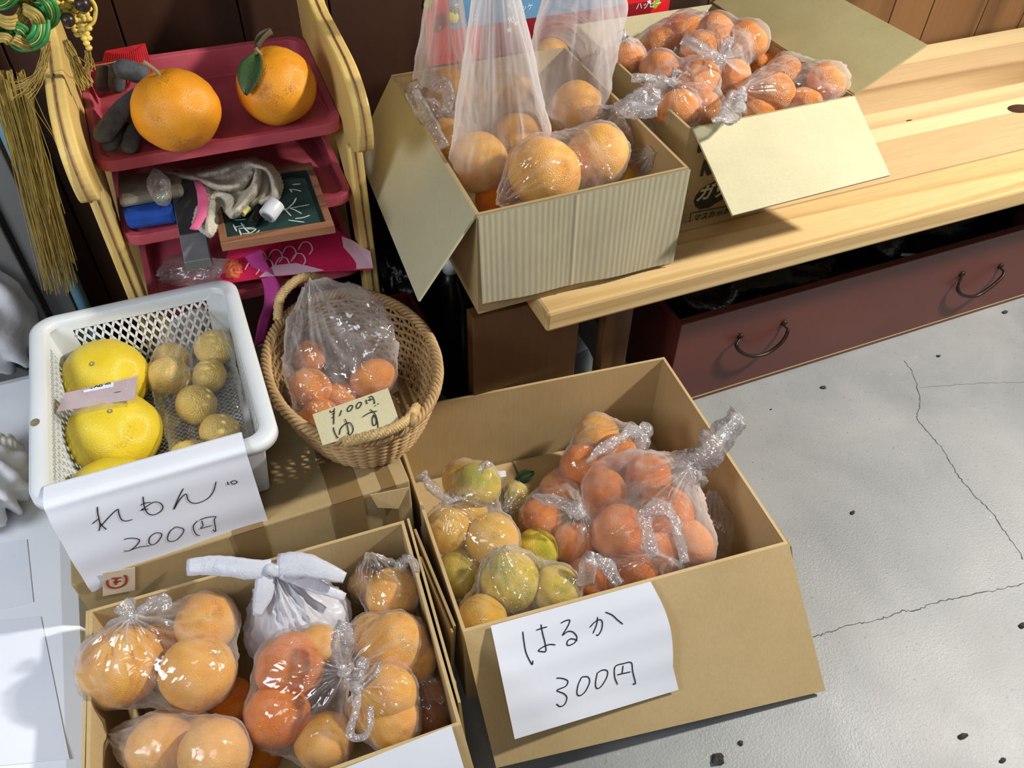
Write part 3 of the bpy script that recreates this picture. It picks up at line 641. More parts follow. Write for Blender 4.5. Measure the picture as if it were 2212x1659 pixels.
# ================================================================== TOY SHELF
sh = empty('toy_shelf', (.05, 1.32, 0), 'small toy shelf with yellow side panels and three pink trays', 'shelf')
prof = [(1.50, 1.00), (1.47, .93), (1.42, .86), (1.37, .815), (1.28, .80), (1.19, .785), (1.14, .755), (1.125, .715), (1.135, .675), (1.165, .657), (1.205, .655), (1.222, .64), (1.220, .50), (1.220, .30), (1.220, 0)]
prof = [tuple(p) for p in catmull([np.array(p) for p in prof[:10]], 4)]+prof[10:]
poly = prof+[(1.255, 0), (1.262, .40), (1.28, .56), (1.33, .62), (1.45, .62), (1.45, 0), (1.49, 0), (1.49, .62), (1.50, .80)]
for x in (-.170, .232):
    q = [(x, y, z) for y, z in poly]
    sp_ = MB().slab(q, (.026, 0, 0)).build('side_panel', 'yellow', sh, bevel=.003)
    gr = MB(); gr.tube([(x+.013, y-.0016, z) for y, z in prof], .0016, 5); gr.build('edge_groove', 'frame_wood', sp_)
def rrect(x0, x1, y0, y1, r, n=6):
    out = []
    for cx, cy, a0 in ((x1-r, y1-r, 0), (x0+r, y1-r, 90), (x0+r, y0+r, 180), (x1-r, y0+r, 270)):
        for i in range(n+1):
            a = math.radians(a0+90*i/n); out.append((cx+r*math.cos(a), cy+r*math.sin(a)))
    return out
def tray(z, y0, y1, x0=-.143, x1=.231, hb=.04):
    o = rrect(x0, x1, y0, y1, .03, 6); n = len(o)
    i1 = rrect(x0+.011, x1-.011, y0+.011, y1-.011, .022, 6); i2 = rrect(x0+.018, x1-.018, y0+.020, y1-.018, .018, 6)
    def hh(y): return .004+hb*max(0, (y-y0-.06)/(y1-y0-.06))**1.2
    V = [(x, y, z-.014) for x, y in o]+[(x, y, z+hh(y)) for x, y in o]+[(x, y, z+hh(y)) for x, y in i1]+[(x, y, z-.002) for x, y in i2]
    Fc = [(k*n+i, k*n+(i+1) % n, (k+1)*n+(i+1) % n, (k+1)*n+i) for k in range(3) for i in range(n)]+[tuple(range(3*n, 4*n)), tuple(range(n-1, -1, -1))]
    return MB().add(V, Fc).build('tray', 'pink', sh, False, bevel=.0025)
tray(.682, 1.215, 1.485); tray(.550, 1.215, 1.475, hb=.03); tray(.400, 1.215, 1.475, hb=.03)

# oranges standing on the top tray
def big_orange(cx, cy, dpx, zfl, label, rot, seed):
    dz = -ray(cx, cy)[2]; zc = H; r = (H-zfl)/(F*2*dz/dpx/1.0*1.0+.9); c = at(cx, cy, zfl+.9*r)
    o = fruit('large_orange', c, r, label, None, rot, seed); o.pop('group', None) if 'group' in o else None
    return o, r
def local_part(name, mat, parent, mb, smooth=True):
    me = bpy.data.meshes.new(name); me.from_pydata(mb.v, [], mb.f); me.update(); me.materials.append(MT[mat])
    if smooth: me.polygons.foreach_set('use_smooth', [True]*len(me.polygons))
    p = bpy.data.objects.new(name, me); COL.objects.link(p); p.parent = parent; return p
o1, r1 = big_orange(380, 238, 184, .682, 'big orange with a bare upright stem, left on the top pink tray', (-.12, -.12, .3), 0)
local_part('stem', 'stem', o1, MB().tube(catmull([(0, 0, .80), (-.03, .0, .95), (-.12, .04, 1.10), (-.20, .05, 1.22)], 4), [.085, .05, .045, .045, .045, .045, .045, .05, .05, .05, .052, .052, .05], 9))
local_part('calyx', 'dry_leaf', o1, MB().ball((0, 0, .80), .12, 12, (1, 1, .45)))
o2, r2 = big_orange(597, 186, 170, .684, 'big orange with a green leaf hanging from its stem, right on the top pink tray', (-.05, -.25, .2), 1)
local_part('stem', 'stem', o2, MB().tube([(0, 0, .8), (-.03, 0, .95), (-.05, 0, 1.06)], [.07, .045, .05], 9))
def leaf_mb(base, tip, wd, nrm, curl=.15, n=12):
    base, tip, nrm = np.array(base, float), np.array(tip, float), np.array(nrm, float); L = tip-base; s_ = np.cross(L/np.linalg.norm(L), nrm); nrm = np.cross(s_, L/np.linalg.norm(L))
    mb = MB(); m_ = 7
    mb.grid(lambda a, b: base+L*b+s_*(a-.5)*2*wd*math.sin(math.pi*min(b*.93+.05, 1))**.75+nrm*(curl*abs(a-.5)*1.2+.10*math.sin(b*3)*np.linalg.norm(L)-.03*math.sin(a*20+b*8)*wd), m_, n); return mb
lf = leaf_mb((-.10, -.1, .95), (-.88, -.62, .42), .27, (-.35, -.7, .8), .12); p = local_part('leaf', 'leaf', o2, lf)
m = p.modifiers.new('t', 'SOLIDIFY'); m.thickness = .02
lf = leaf_mb((0, .05, .96), (.55, .3, 1.02), .10, (0, 0, 1), .3); p = local_part('dry_leaf', 'dry_leaf', o2, lf); m = p.modifiers.new('t', 'SOLIDIFY'); m.thickness = .02

# gloves
def fingers(root, lst, mat='glove'):
    for pts, wd in lst:
        P = [at(x, y, zz) for x, y, zz in pts]; R = [w_/2*depth(p)/F for w_, p in zip(wd, P)]
        PP = catmull(P, 6); RR = [max(.003, float(r[0])) for r in catmull([np.array([r]) for r in R], 6)]
        t0 = (PP[0]-PP[1])/np.linalg.norm(PP[1]-PP[0]); t1 = (PP[-1]-PP[-2])/np.linalg.norm(PP[-1]-PP[-2])
        PP = [PP[0]+t0*RR[0]*k for k in (.95, .75, .4)]+PP+[PP[-1]+t1*RR[-1]*k for k in (.4, .75, .95)]; RR = [RR[0]*k for k in (.25, .65, .92)]+RR+[RR[-1]*k for k in (.92, .65, .25)]
        mb = MB().tube(PP, RR, 16, flat=.85)
        mb.v = [tuple(np.array(v)+np.array([1, 1, 1])*.0014*fnoise(v, 90)) for v in mb.v]
        mb.build('finger', mat, root, True)
g1 = empty('glove', at(262, 300, .69), 'grey knit glove lying left of the big orange on the top tray', 'glove')
fingers(g1, [([(312, 188, .745), (268, 232, .74), (224, 288, .72)], (22, 42, 44)), ([(272, 250, .71), (250, 285, .705), (238, 312, .70)], (34, 38, 36)), ([(305, 262, .705), (286, 296, .70), (280, 318, .695)], (36, 38, 34)), ([(312, 240, .705), (318, 290, .70)], (34, 34))])
MB().ball(at(300, 240, .715), .034, 20, (.9, 1.1, .6)).build('palm', 'glove', g1, True)
g2 = empty('glove', aty(265, 160, 1.43), 'grey glove with a red ribbed cuff at the back left of the top tray', 'glove')
fingers(g2, [([(226, 158, .735), (224, 182, .715)], (36, 38)), ([(252, 150, .745), (252, 182, .72)], (38, 40)), ([(300, 158, .76), (272, 150, .765)], (46, 50))])
mb = MB(); C0, C1, C2, C3 = aty(212, 168, 1.45), aty(228, 112, 1.47), aty(314, 95, 1.47), aty(334, 165, 1.44)
mb.grid(lambda a, b: (C0*(1-b)+C1*b)*(1-a)+(C3*(1-b)+C2*b)*a+np.array([0, -.022*math.sin(math.pi*a)-.0010*math.sin(a*130), 0]), 181, 8)
mb.grid(lambda a, b: (C0*(1-b)+C1*b)*(1-a)+(C3*(1-b)+C2*b)*a+np.array([0, .004, 0]), 20, 8)
mb.build('ribbed_cuff', 'red_knit', g2, True)['label'] = 'red ribbed cuff'

# things on the middle tray
zb2 = .548
bb = empty('knit_bundle', at(330, 480, zb2+.004), 'folded blue knit bundle under grey fleece on the middle tray', 'cloth')
MB().slab([at(280, 500, .560), at(385, 484, .560), at(385, 430, .560), at(262, 452, .560)], (0, 0, .028)).build('blue_knit', 'blue', bb, bevel=.008)
MB().slab([at(262, 452, .590), at(400, 428, .590), at(395, 380, .590), at(258, 392, .590)], (0, 0, .014)).build('fleece', 'greywool', bb, bevel=.006)
jar = empty('plastic_wrapper', at(350, 405, .60), 'clear crinkled wrapper with a pale green end beside the towel', 'wrapper')
bag_surface([(at(342, 395, .615), .016), (at(350, 425, .605), .013)], at(335, 370, .63), 5, 40, 24, .002, crinkle=.002).build('wrapper_film', 'film_ear', jar, True)
MB().ball(at(352, 425, .606), .011, 14, (1, .8, .6)).build('green_end', 'pale_green', jar, True)
# metal channel sticking out over the tray edge
ba = empty('metal_bar', aty(425, 590, 1.15), 'grey square metal bar sticking out over the middle tray edge', 'bar')
A, B = at(398, 405, .590), aty(430, 572, 1.135)
ctr = (A+B)/2; dv = (B-A)/np.linalg.norm(B-A); sx = np.cross(dv, [0, 0, 1.]); sx /= np.linalg.norm(sx); sx = -sx if sx[0] < 0 else sx; up = np.cross(sx, dv); up = up if up[2] > 0 else -up
def barseg(p, q, hw, hh, mat, name):
    c4 = [p+sx*a+up*b for a, b in ((-hw, -hh), (hw, -hh), (hw, hh), (-hw, hh))]
    return MB().slab(c4, q-p).build(name, mat, ba, bevel=.0015)
barseg(A, B, .0200, .012, 'metal', 'square_tube'); barseg(A+up*.0128, A+(B-A)*.66+up*.0128, .0190, .0010, 'darkmetal', 'dark_strip')
# slate
sl = empty('chalkboard', at(600, 470, .565), 'small green chalkboard in a wooden frame on the middle tray', 'chalkboard')
zz = .572
c4 = [at(479, 537, zz), at(724, 497, zz), at(672, 340, zz), at(452, 392, zz)]
u_ = c4[1]-c4[0]; v_ = c4[3]-c4[0]
def fr(a0, b0, a1, b1, z0, z1, mat, name, par=sl):
    P = [c4[0]+u_*a+v_*b for a, b in ((a0, b0), (a1, b0), (a1, b1), (a0, b1))]
    for p in P: p[2] = zz+z0
    return MB().slab(P, (0, 0, z1-z0)).build(name, mat, par, bevel=.001)
brd = fr(.04, .04, .96, .96, -.004, .004, 'slate', 'slate_panel')
fr(0, 0, 1, .075, -.006, .009, 'frame_wood', 'frame_rail'); fr(0, .925, 1, 1, -.006, .009, 'frame_wood', 'frame_rail')
fr(0, .075, .065, .925, -.006, .009, 'frame_wood', 'frame_rail'); fr(.935, .075, 1, .925, -.006, .009, 'frame_wood', 'frame_rail')
strokes('chalk_writing', brd, brd, [[(1200, 635), (1365, 820)], [(1450, 520), (1400, 610), (1300, 700)], [(1130, 745), (1300, 700), (1665, 630)], [(1320, 690), (1420, 715), (1540, 780)], [(1430, 860), (1560, 845), (1675, 805)], [(1315, 885), (1585, 920)], [(1385, 300), (1520, 290)], [(1340, 380), (1430, 385), (1530, 410)], [(1340, 370), (1380, 430)], [(410, 955), (470, 1070)], [(540, 930), (620, 1040), (740, 1140), (820, 1145)], [(495, 1025), (770, 1000)], [(510, 1045), (555, 1160)], [(560, 1110), (700, 1105), (820, 1150)], [(740, 1140), (850, 1050)], [(640, 1030), (780, 1035), (700, 1100)], [(430, 885), (520, 880), (620, 870)], [(920, 885), (1060, 875)], [(440, 1000), (600, 970)]], 'chalk', .0026, 450, 360, 7.628)
mk = empty('marker', at(578, 455, .585), 'thick marker with white barrel and black cap on the chalkboard', 'marker')
A, B, C_ = at(600, 436, .600), at(572, 463, .590), at(545, 484, .582)
A, B = at(598, 438, .602), at(576, 468, .592)
MB().tube([A, B], .0140, 20).build('barrel', 'marker_white', mk, True, bevel=.0015)
dB = (B-A)/np.linalg.norm(B-A); MB().tube([B, B+dB*.0012], .0088, 18).build('barrel_plug', 'greycab', mk)
A2 = at(566, 440, .586); MB().tube([A2, C_], [.0085, .0075], 18).build('cap', 'black_plastic', mk, True, bevel=.001)
tag(MB().tube([at(524, 462, .590), at(538, 450, .592)], .0052, 12).build('chalk_stick', 'yellow_chalk'), 'short stick of yellow chalk beside the marker', 'chalk')
# towel: folded rolls of terry cloth
tw = empty('towel', at(480, 420, .575), 'crumpled grey beige towel with a pink hem on the middle tray', 'towel')
def roll(name, pts, wd, mat, flat=.6, par=tw, amp=.18):
    P = [at(*p) for p in pts]; R = [w_/2*depth(p)/F for w_, p in zip(wd, P)]
    PP = catmull(P, 8); RR = [max(.002, float(r[0])) for r in catmull([np.array([r]) for r in R], 8)]
    mb = MB().tube(PP, RR, 22, flat=flat); 
    for i, v in enumerate(mb.v):
        c_ = PP[min(i//22, len(PP)-1)]; mb.v[i] = tuple(c_+(np.array(v)-c_)*(1+amp*math.sin((i % 22)*.9+i//22*.12)+amp*2.2*fnoise(v, 34)))
    return mb.build(name, mat, par, True)
def cloth_field(name, polyg, folds, z0, mat, par, step=2.2, amp=.026, wd=10, edge=9, hang=None):
    """crumpled cloth: a sheet whose height rises along fold lines and drops at its edge"""
    PG = np.array(polyg, float); x0, y0 = PG.min(0); x1, y1 = PG.max(0); nx, ny = int((x1-x0)/step)+1, int((y1-y0)/step)+1
    X, Y = np.meshgrid(np.linspace(x0, x1, nx), np.linspace(y0, y1, ny)); ins = np.zeros(X.shape, bool); de = np.full(X.shape, 1e9)
    def segd(ax, ay, bx, by):
        t = np.clip(((X-ax)*(bx-ax)+(Y-ay)*(by-ay))/((bx-ax)**2+(by-ay)**2+1e-9), 0, 1); return np.hypot(X-ax-t*(bx-ax), Y-ay-t*(by-ay))
    n = len(PG)
    for i in range(n):
        (ax, ay), (bx, by) = PG[i], PG[(i+1) % n]
        c_ = ((ay > Y) != (by > Y)) & (X < (bx-ax)*(Y-ay)/((by-ay)+1e-9)+ax); ins ^= c_; de = np.minimum(de, segd(ax, ay, bx, by))
    hgt = np.zeros(X.shape)
    for fl_ in folds:
        w_ = fl_[0]; P = catmull(fl_[1], 5); d = np.full(X.shape, 1e9)
        for p, q_ in zip(P, P[1:]): d = np.minimum(d, segd(p[0], p[1], q_[0], q_[1]))
        hgt = np.maximum(hgt, np.exp(-(d/w_)**2)**.8*fl_[2])
    V = []; idx = -np.ones(X.shape, int)
    for j_ in range(ny):
        for i_ in range(nx):
            if not ins[j_, i_]: continue
            e = 1-math.exp(-de[j_, i_]/edge); zz = z0+amp*hgt[j_, i_]*e+.010*e-.004
            zz += .0018*fnoise((X[j_, i_], Y[j_, i_], 0), .09)+.0012*fnoise((X[j_, i_], Y[j_, i_], 3), .3)
            if hang: zz += hang(X[j_, i_], Y[j_, i_])
            idx[j_, i_] = len(V); V.append(at(X[j_, i_], Y[j_, i_], zz))
    Fc = [(idx[a, b], idx[a, b+1], idx[a+1, b+1], idx[a+1, b]) for a in range(ny-1) for b in range(nx-1) if min(idx[a, b], idx[a, b+1], idx[a+1, b+1], idx[a+1, b]) >= 0]
    return MB().add(V, Fc).build(name, mat, par, True, thick=.003)
cloth_field('cloth_body', [(312, 372), (330, 362), (365, 360), (400, 366), (440, 360), (500, 345), (548, 338), (585, 352), (606, 376), (614, 404), (604, 432), (575, 446), (548, 452), (520, 470), (500, 474), (486, 462), (478, 448), (470, 460), (474, 478), (468, 500), (455, 516), (440, 506), (425, 495), (414, 484), (424, 440), (424, 400), (396, 398), (350, 400), (322, 398)],
    [(8, [(318, 376), (360, 370), (400, 380), (440, 392), (480, 404), (520, 398), (545, 372)], 1.), (9, [(430, 378), (480, 368), (520, 350), (548, 350)], .8), (8, [(540, 352), (575, 365), (592, 392), (594, 425), (566, 436)], 1.), (9, [(556, 372), (550, 405), (528, 436), (500, 466)], 1.1), (8, [(448, 430), (478, 420), (500, 440), (490, 462)], .7), (13, [(440, 400), (452, 440), (450, 480), (448, 508)], .6), (7, [(575, 400), (568, 425), (545, 442)], .5)],
    .582, 'towel', tw)
roll('hem', [(426, 390, .604), (436, 415, .608), (439, 440, .608), (432, 470, .606), (418, 495, .602)], (14, 20, 22, 22, 20), 'pinkhem', .3, amp=.05)['label'] = 'pink hem'
# cloths on the lowest tray
cl = empty('printed_cloth', at(650, 560, .42), 'crimson cloth printed with pale fish scales on the lowest tray', 'cloth')
q = [at(470, 615, .425), at(560, 600, .43), at(700, 585, .43), at(806, 580, .43), at(800, 545, .435), at(760, 520, .435), at(700, 470, .44), at(500, 520, .44)]
base = MB().slab([p for p in q], (0, 0, -.003)).build('cloth_sheet', 'crimson', cl, bevel=.001)
MB().slab([p+np.array([0, 0, .0012]) for p in (at(770, 582, .430), at(806, 580, .430), at(800, 545, .435), at(762, 521, .435), at(738, 512, .436), at(742, 535, .434), at(760, 555, .432), at(770, 570, .431))], (0, 0, .0008)).build('white_tail_band', 'pinkwhite', cl)
MB().slab([p+np.array([0, 0, .0012]) for p in (at(560, 600, .4305), at(660, 592, .4305), at(700, 585, .4305), at(640, 570, .432), at(590, 575, .432))], (0, 0, .0008)).build('white_band', 'pinkwhite', cl)
arcs = []
for cx, cy in ((560, 555), (595, 552), (625, 545), (575, 572), (610, 568), (645, 560), (660, 535), (545, 578)):
    arcs.append([(cx-16, cy+6), (cx-6, cy-10), (cx+8, cy-10), (cx+15, cy+4), (cx+8, cy+16)])
strokes('scale_print', base, base, arcs, 'pinkwhite', .0028, off=.0009)
rb = MB(); rb.grid(lambda a, b: catR[int(b*(len(catR)-1))]+np.array([(a-.5)*.024, -.004*math.sin(a*3), 0]), 4, 2) if False else None
catR = catmull([at(545, 545, .445), at(562, 575, .435), at(585, 612, .425), at(588, 650, .41), at(572, 690, .38), at(560, 745, .34)], 6)
rb.grid(lambda a, b: catR[int(round(b*(len(catR)-1)))]+np.array([(a-.5)*.030*math.cos(.6*math.sin(b*5)), -.012*math.sin(b*5)*(a-.5), .006*(a-.5)]), 5, len(catR))
tag(rb.build('ribbon', 'ribbon', None, True, thick=.0008), 'wide magenta ribbon hanging down from the lowest tray', 'ribbon')
bag_ = bag('thin white plastic bag bunched up on the lowest pink tray', [(385, 585, 60, .42, None, ''), (455, 590, 50, .42, None, ''), (490, 585, 50, .42, None, '')], (352, 600, .40), mat='film_milky', seed=31, knotr=0, crinkle=.004)
tag(crumple('orange_wrapper', mottled('orange_wrapper_mat', (190, 84, 50), (206, 100, 64), 20, .5), at(505, 585, .43), (.014, .02, .015), '', '', 3), 'crumpled orange wrapper between the metal bar and the ribbon', 'wrapper')

# ================================================================== KNOTTED ORNAMENT ON THE SHELF
kn = empty('knotted_ornament', aty(60, 60, 1.22), 'green and gold knotted cord ornament with long gold tassels', 'ornament')
for i, (pts, mat, rad) in enumerate([([(20, 70), (45, 96), (82, 84), (88, 40), (62, 12)], 'green', 17), ([(88, 58), (112, 38), (104, 8), (78, -14)], 'green', 15), ([(-20, 32), (15, 50), (45, 42), (58, 12), (50, -16)], 'gold', 14), ([(52, 20), (78, 38), (84, 66), (70, 92)], 'gold', 14), ([(30, 84), (60, 96), (92, 88)], 'gold', 13), ([(20, -15), (55, 2), (98, 4)], 'green', 14), ([(-20, 66), (10, 58), (40, 62), (56, 76)], 'green', 14), ([(-20, 12), (10, 8), (34, -16)], 'green', 13), ([(-20, 84), (10, 82), (24, 92)], 'gold', 11)]):
    P = catmull([aty(x, y, 1.185+.016*math.sin(k*2.1+i)) for k, (x, y) in enumerate(pts)], 8); mb = MB(); rr_ = rad*depth(P[0])/F
    for o_ in (-.75, -.25, .25, .75):
        Q_ = []
        for k in range(len(P)):
            t = P[min(k+1, len(P)-1)]-P[max(k-1, 0)]; sd_ = np.cross(t, [0, 1, 0.]); sd_ /= np.linalg.norm(sd_)+1e-9; Q_.append(P[k]+sd_*o_*rr_+np.array([0, .0016*abs(o_), 0]))
        mb.tube(Q_, rr_*.30, 8)
    mb.build('cord_loop', mat, kn, True)
    mb = MB(); mb.tube([p+np.array([0, -rr_*.32, 0]) for p in P], .0007, 5); mb.build('metallic_thread', 'beadyellow', kn, True)
mb = MB(); g = random.Random(3)
for r_ in range(13):
    for k in range(10):
        x, y = 122+k*10+(r_ % 2)*5, -16+r_*10.5-k*1.0
        if x > 196 or x < 122+max(0, y-30)*.95 or math.hypot(x-147, y-43) < 12: continue
        mb.ball(aty(x, y, 1.20+g.uniform(-.005, .005)), .0042, 8, (1.1, 1, .9))
mb.build('knotted_cord_net', 'beadyellow', kn, True)
for x, y, r_ in ((147, 43, 13), (178, 9, 15)):
    MB().ball(aty(x, y, 1.185), r_*1.15/F, 16, (1, 1, 1)).build('bead', 'bead', kn, True)
MB().tube(catmull([aty(190, -10, 1.2), aty(206, 15, 1.2), aty(203, 45, 1.2), aty(190, 58, 1.2)], 5), .0025, 8).build('cord', 'beadyellow', kn, True)
mb = MB(); g = random.Random(8)
def strand(p0, p1, sag, r_=.0006, n=5):
    P = [p0+(p1-p0)*t+np.array([g.uniform(-1, 1)*.003, g.uniform(-1, 1)*.003, -sag*math.sin(math.pi*t)+0]) for t in np.linspace(0, 1, n)]
    mb.tube(P, r_, 4, cap=False)
for i in range(150):
    a = g.random(); x0 = -20+72*a; y0 = 150+30*g.random(); x1 = 98+66*a+g.uniform(-8, 8); y1 = 560+80*g.random()
    Y = 1.27+.04*g.random(); strand(aty(x0, y0, Y), aty(x1, y1, Y+.03), 0)
for i in range(26):
    strand(aty(102+g.uniform(-6, 4), 95+g.uniform(-10, 20), 1.24), aty(20+g.uniform(0, 50), 165+g.uniform(0, 50), 1.25), .012)
for i in range(7):
    strand(aty(60+g.uniform(-10, 10), 180, 1.25), aty(80+i*16, 300+g.uniform(0, 190), 1.27), .004)
t_ = mb.build('long_tassel', 'gold', kn); t_['kind'] = 'stuff'
mb = MB()
for i in range(60):
    a = g.random(); strand(aty(138+8*a, 86+5*g.random(), 1.25), aty(172+26*a, 190-8*a+g.uniform(-8, 8), 1.26), 0, .0007)
for i in range(30):
    a = g.random(); strand(aty(186+5*a, 110, 1.24), aty(186+16*a, 150+g.uniform(-6, 10), 1.25), 0)
t_ = mb.build('short_tassel', 'gold', kn); t_['kind'] = 'stuff'
MB().tube(catmull([aty(165, 120, 1.25), aty(195, 140, 1.30), aty(225, 138, 1.36), aty(262, 131, 1.40)], 5), .0006, 5, cap=False).build('thread', 'gold', kn)

# ================================================================== POSTER
po = empty('poster', (.75, 1.555, .6), 'red and blue printed poster on the plank wall behind the bagged oranges', 'poster')
YP = 1.5568
pb = MB().slab([(.483, YP, .60), (1.045, YP, .60), (1.045, YP, .98), (.483, YP, .98)], (0, -.0012, 0)).build('poster_sheet', 'poster_red', po)
MB().slab([(.60, YP-.0013, .60), (1.00, YP-.0013, .60), (1.00, YP-.0013, .668), (.60, YP-.0013, .668)], (0, -.0004, 0)).build('dark_red_band', 'poster_dkred', po)
MB().slab([(.535, YP-.0018, .668), (.93, YP-.0018, .668), (.93, YP-.0018, .96), (.535, YP-.0018, .96)], (0, -.0004, 0)).build('blue_panel', 'poster_blue', po)
def star(px, py, r):
    c = aty(px, py, YP-.0026); q = [(c[0]+(r if k % 2 == 0 else r*.45)*math.sin(k*math.pi/5), YP-.0026, c[2]+(r if k % 2 == 0 else r*.45)*math.cos(k*math.pi/5)) for k in range(10)]
    MB().slab(q[::-1], (0, .0004, 0)).build('star', 'poster_white', po)
for a in ((1115, 50, .007), (1100, 65, .007), (1402, 4, .006), (986, 12, .006), (1100, 12, .004), (950, 60, .006)): star(*a)
for px, py in ((927, 4), (1420, 6), (1415, 12), (922, 10)):
    MB().ball(aty(px, py, YP-.002), .007, 12, (1, .1, 1)).build('clover', 'clover', po)
p_ = aty(1096, 50, YP-.0026); text_part('price_text', '90', po, p_, (1, 0, 0), (0, 0, 1), .016, 'poster_white', 0, .0004)
p_ = aty(1373, 20, YP-.0026); text_part('poster_text', 'ハッピー', po, p_, (1, 0, 0), (0, 0, 1), .016, 'poster_white')
p_ = aty(1097, 27, YP-.0030); text_part('poster_text', 'アリッケ', po, p_, (1, 0, 0), (0, 0, 1), .014, 'poster_white')
p_ = aty(1017, 45, YP-.0030); text_part('poster_text', 'に', po, p_, (1, 0, 0), (0, 0, 1), .016, 'poster_white')
pn = empty('pineapple_magnet', aty(980, 42, 1.54), 'tiny yellow and green pineapple decoration in front of the poster', 'ornament')
pc = aty(978, 38, 1.540); mb = MB().ball(pc, .0125, 18, (1, .6, 1.05)); mb.v = [tuple(pc+(np.array(v)-pc)*(1+.07*math.sin(v[0]*900)*math.sin(v[2]*900))) for v in mb.v]; mb.build('pineapple_body', 'pine_y', pn, True)
mb = MB(); pc2 = aty(981, 24, 1.540)
for k in range(9):
    a = -1.1+k*.275; mb.tube([pc2+np.array([0, -.001*(k % 3), -.004]), pc2+np.array([.013*math.sin(a), -.003*(k % 2), .011*math.cos(a)])], [.004, .0008], 6)
mb.ball(pc2, .008, 10, (1.1, .6, .7)); mb.build('pineapple_crown', 'pine_g', pn, True)

# ================================================================== BOXES
# tall carton standing on the floor under both baskets
bx = empty('sealed_carton', (-.07, 1.0, 0), 'closed brown carton with kraft tape carrying the white and the wicker basket', 'cardboard box')
body = MB().box((-.0725, .984, .149), (.495, .404, .298)).build('carton_body', 'card_dark', bx, bevel=.003)
def tape(x0, x1, zlow, name='tape'):
    MB().slab([(x0, .7805, zlow), (x1, .7805, zlow), (x1+.002, .7805, .2985), (x0+.002, .7805, .2985)], (0, .001, 0)).build(name, 'tape', bx)
    MB().slab([(x0+.002, .7805, .2987), (x1+.002, .7805, .2987), (x1-.004, 1.18, .2987), (x0-.004, 1.18, .2987)], (0, 0, -.001)).build(name, 'tape', bx)
tape(.050, .097, .12); tape(.128, .150, .16); tape(-.10, -.055, .12)
MB().slab([aty(222, 1238, .7795), aty(292, 1226, .7795), aty(292, 1275, .7795), aty(222, 1288, .7795)], (0, .0006, 0)).build('paper_label', 'label_white', bx)
lab = MB().slab([(-.33, .7790, .16), (-.18, .7790, .16), (-.18, .7790, .29), (-.33, .7790, .29)], (0, -.0001, 0)); 
bv = lab.build('x', 'label_white', bx); strokes('red_stamp', bx, bv, [[(236, 1244), (256, 1240), (272, 1246), (270, 1262), (250, 1270), (234, 1266), (232, 1250), (240, 1243)], [(240, 1250), (262, 1248)], [(244, 1258), (262, 1255)], [(250, 1243), (250, 1264)]], 'red_stamp', .0035, off=.0002); bpy.data.objects.remove(bv)
MB().slab([(.110, .779, .296), (.172, .779, .285), (.150, .775, .245), (.118, .777, .262)], (0, .0012, 0)).build('loose_corner_flap', 'card', bx)

# carton with oranges in the lower left corner
LL = [at(192, 1318, .25)[:2], at(872, 1124, .25)[:2], at(997, 1565, .25)[:2], None]; LL[3] = LL[2]+(LL[0]-LL[1])*.985
c1 = carton('open_carton', 'open cardboard box of bagged oranges at the lower left', LL, .25, 0, 'card', 'card_in', .005)
FLc, FRc = np.array([*LL[3], .25]), np.array([*LL[2], .25])
flap(c1, FLc+(0, -.001, 0), FRc+(0, -.001, 0), FRc+(.004, -.10, -.14), FLc+(0, -.10, -.14), 'card', .004)
BLc, BRc = np.array([*LL[0], .25]), np.array([*LL[1], .25])
flap(c1, BRc+(.006, .004, -.004), FRc+(.006, .03, -.004), FRc+(.010, .03, -.13), BRc+(.012, .012, -.13), 'card_in', .004)
flap(c1, BLc+(-.004, .0, 0), FLc+(-.004, .03, 0), FLc+(-.012, .03, -.13), BLc+(-.012, .01, -.13), 'card_in', .004)

# carton with yellow citrus and oranges in the middle
HB = [at(839, 888, .225)[:2], at(1435, 771, .225)[:2], at(1703, 1174, .225)[:2], at(1000, 1366, .225)[:2]]
c2 = carton('open_carton', 'open cardboard box of yellow citrus and oranges, front centre on the floor', HB, .225, 0, 'card', 'card_in', .005)
hFL, hFR, hBL, hBR = [np.array([*HB[i], .225]) for i in (3, 2, 0, 1)]
fB = at(1072, 1659, .05)
n_ = np.cross(hFR-hFL, fB-hFL); n_ /= np.linalg.norm(n_)
fA = onp((1783, 1492), hFL, n_)
flp = flap(c2, hFL+(0, -.001, .001), hFR+(0, -.001, .001), fA, fB, 'card', .004)
flap(c2, hFL+(-.005, .016, -.004), hFL+(-.006, .20, -.004), hFL+(-.016, .19, -.14), hFL+(-.016, .010, -.14), 'card_dark', .004)
flap(c2, hFL+(-.011, .010, -.008), hFL+(-.013, .15, -.008), hFL+(-.022, .14, -.15), hFL+(-.022, .004, -.15), 'card_dark', .003)
ex = (hBR-hBL)/np.linalg.norm(hBR-hBL); ey = (hFL-hBL)/np.linalg.norm(hFL-hBL)
hR = hFR+ex*.004+np.array([0, 0, -.003]); flap(c2, hR+ey*.004, hR-ey*.11, hR-ey*.10+ex*.022+np.array([0, 0, -.10]), hR+ey*.012+ex*.026+np.array([0, 0, -.085]), 'card_dark', .004, label='short side flap hanging outside')
def inner(s0, s1, t0, t1, z): return [hBL+ex*s+ey*t+np.array([0, 0, z-.225]) for s, t in ((s0, t1), (s1, t1), (s1, t0), (s0, t0))]
MB().slab(inner(.02, .235, .012, .20, .012), (0, 0, .004)).build('inner_flap', 'card', c2)
MB().slab(inner(.239, .53, .012, .20, .013), (0, 0, .004)).build('inner_flap', 'card', c2)
tag(MB().slab([at(1062, 1020, .03), at(1092, 1017, .03), at(1094, 1030, .03), at(1064, 1034, .03)], (0, 0, .0008)).build('receipt', 'paper'), 'small white printed slip on the bottom of the centre box', 'paper')
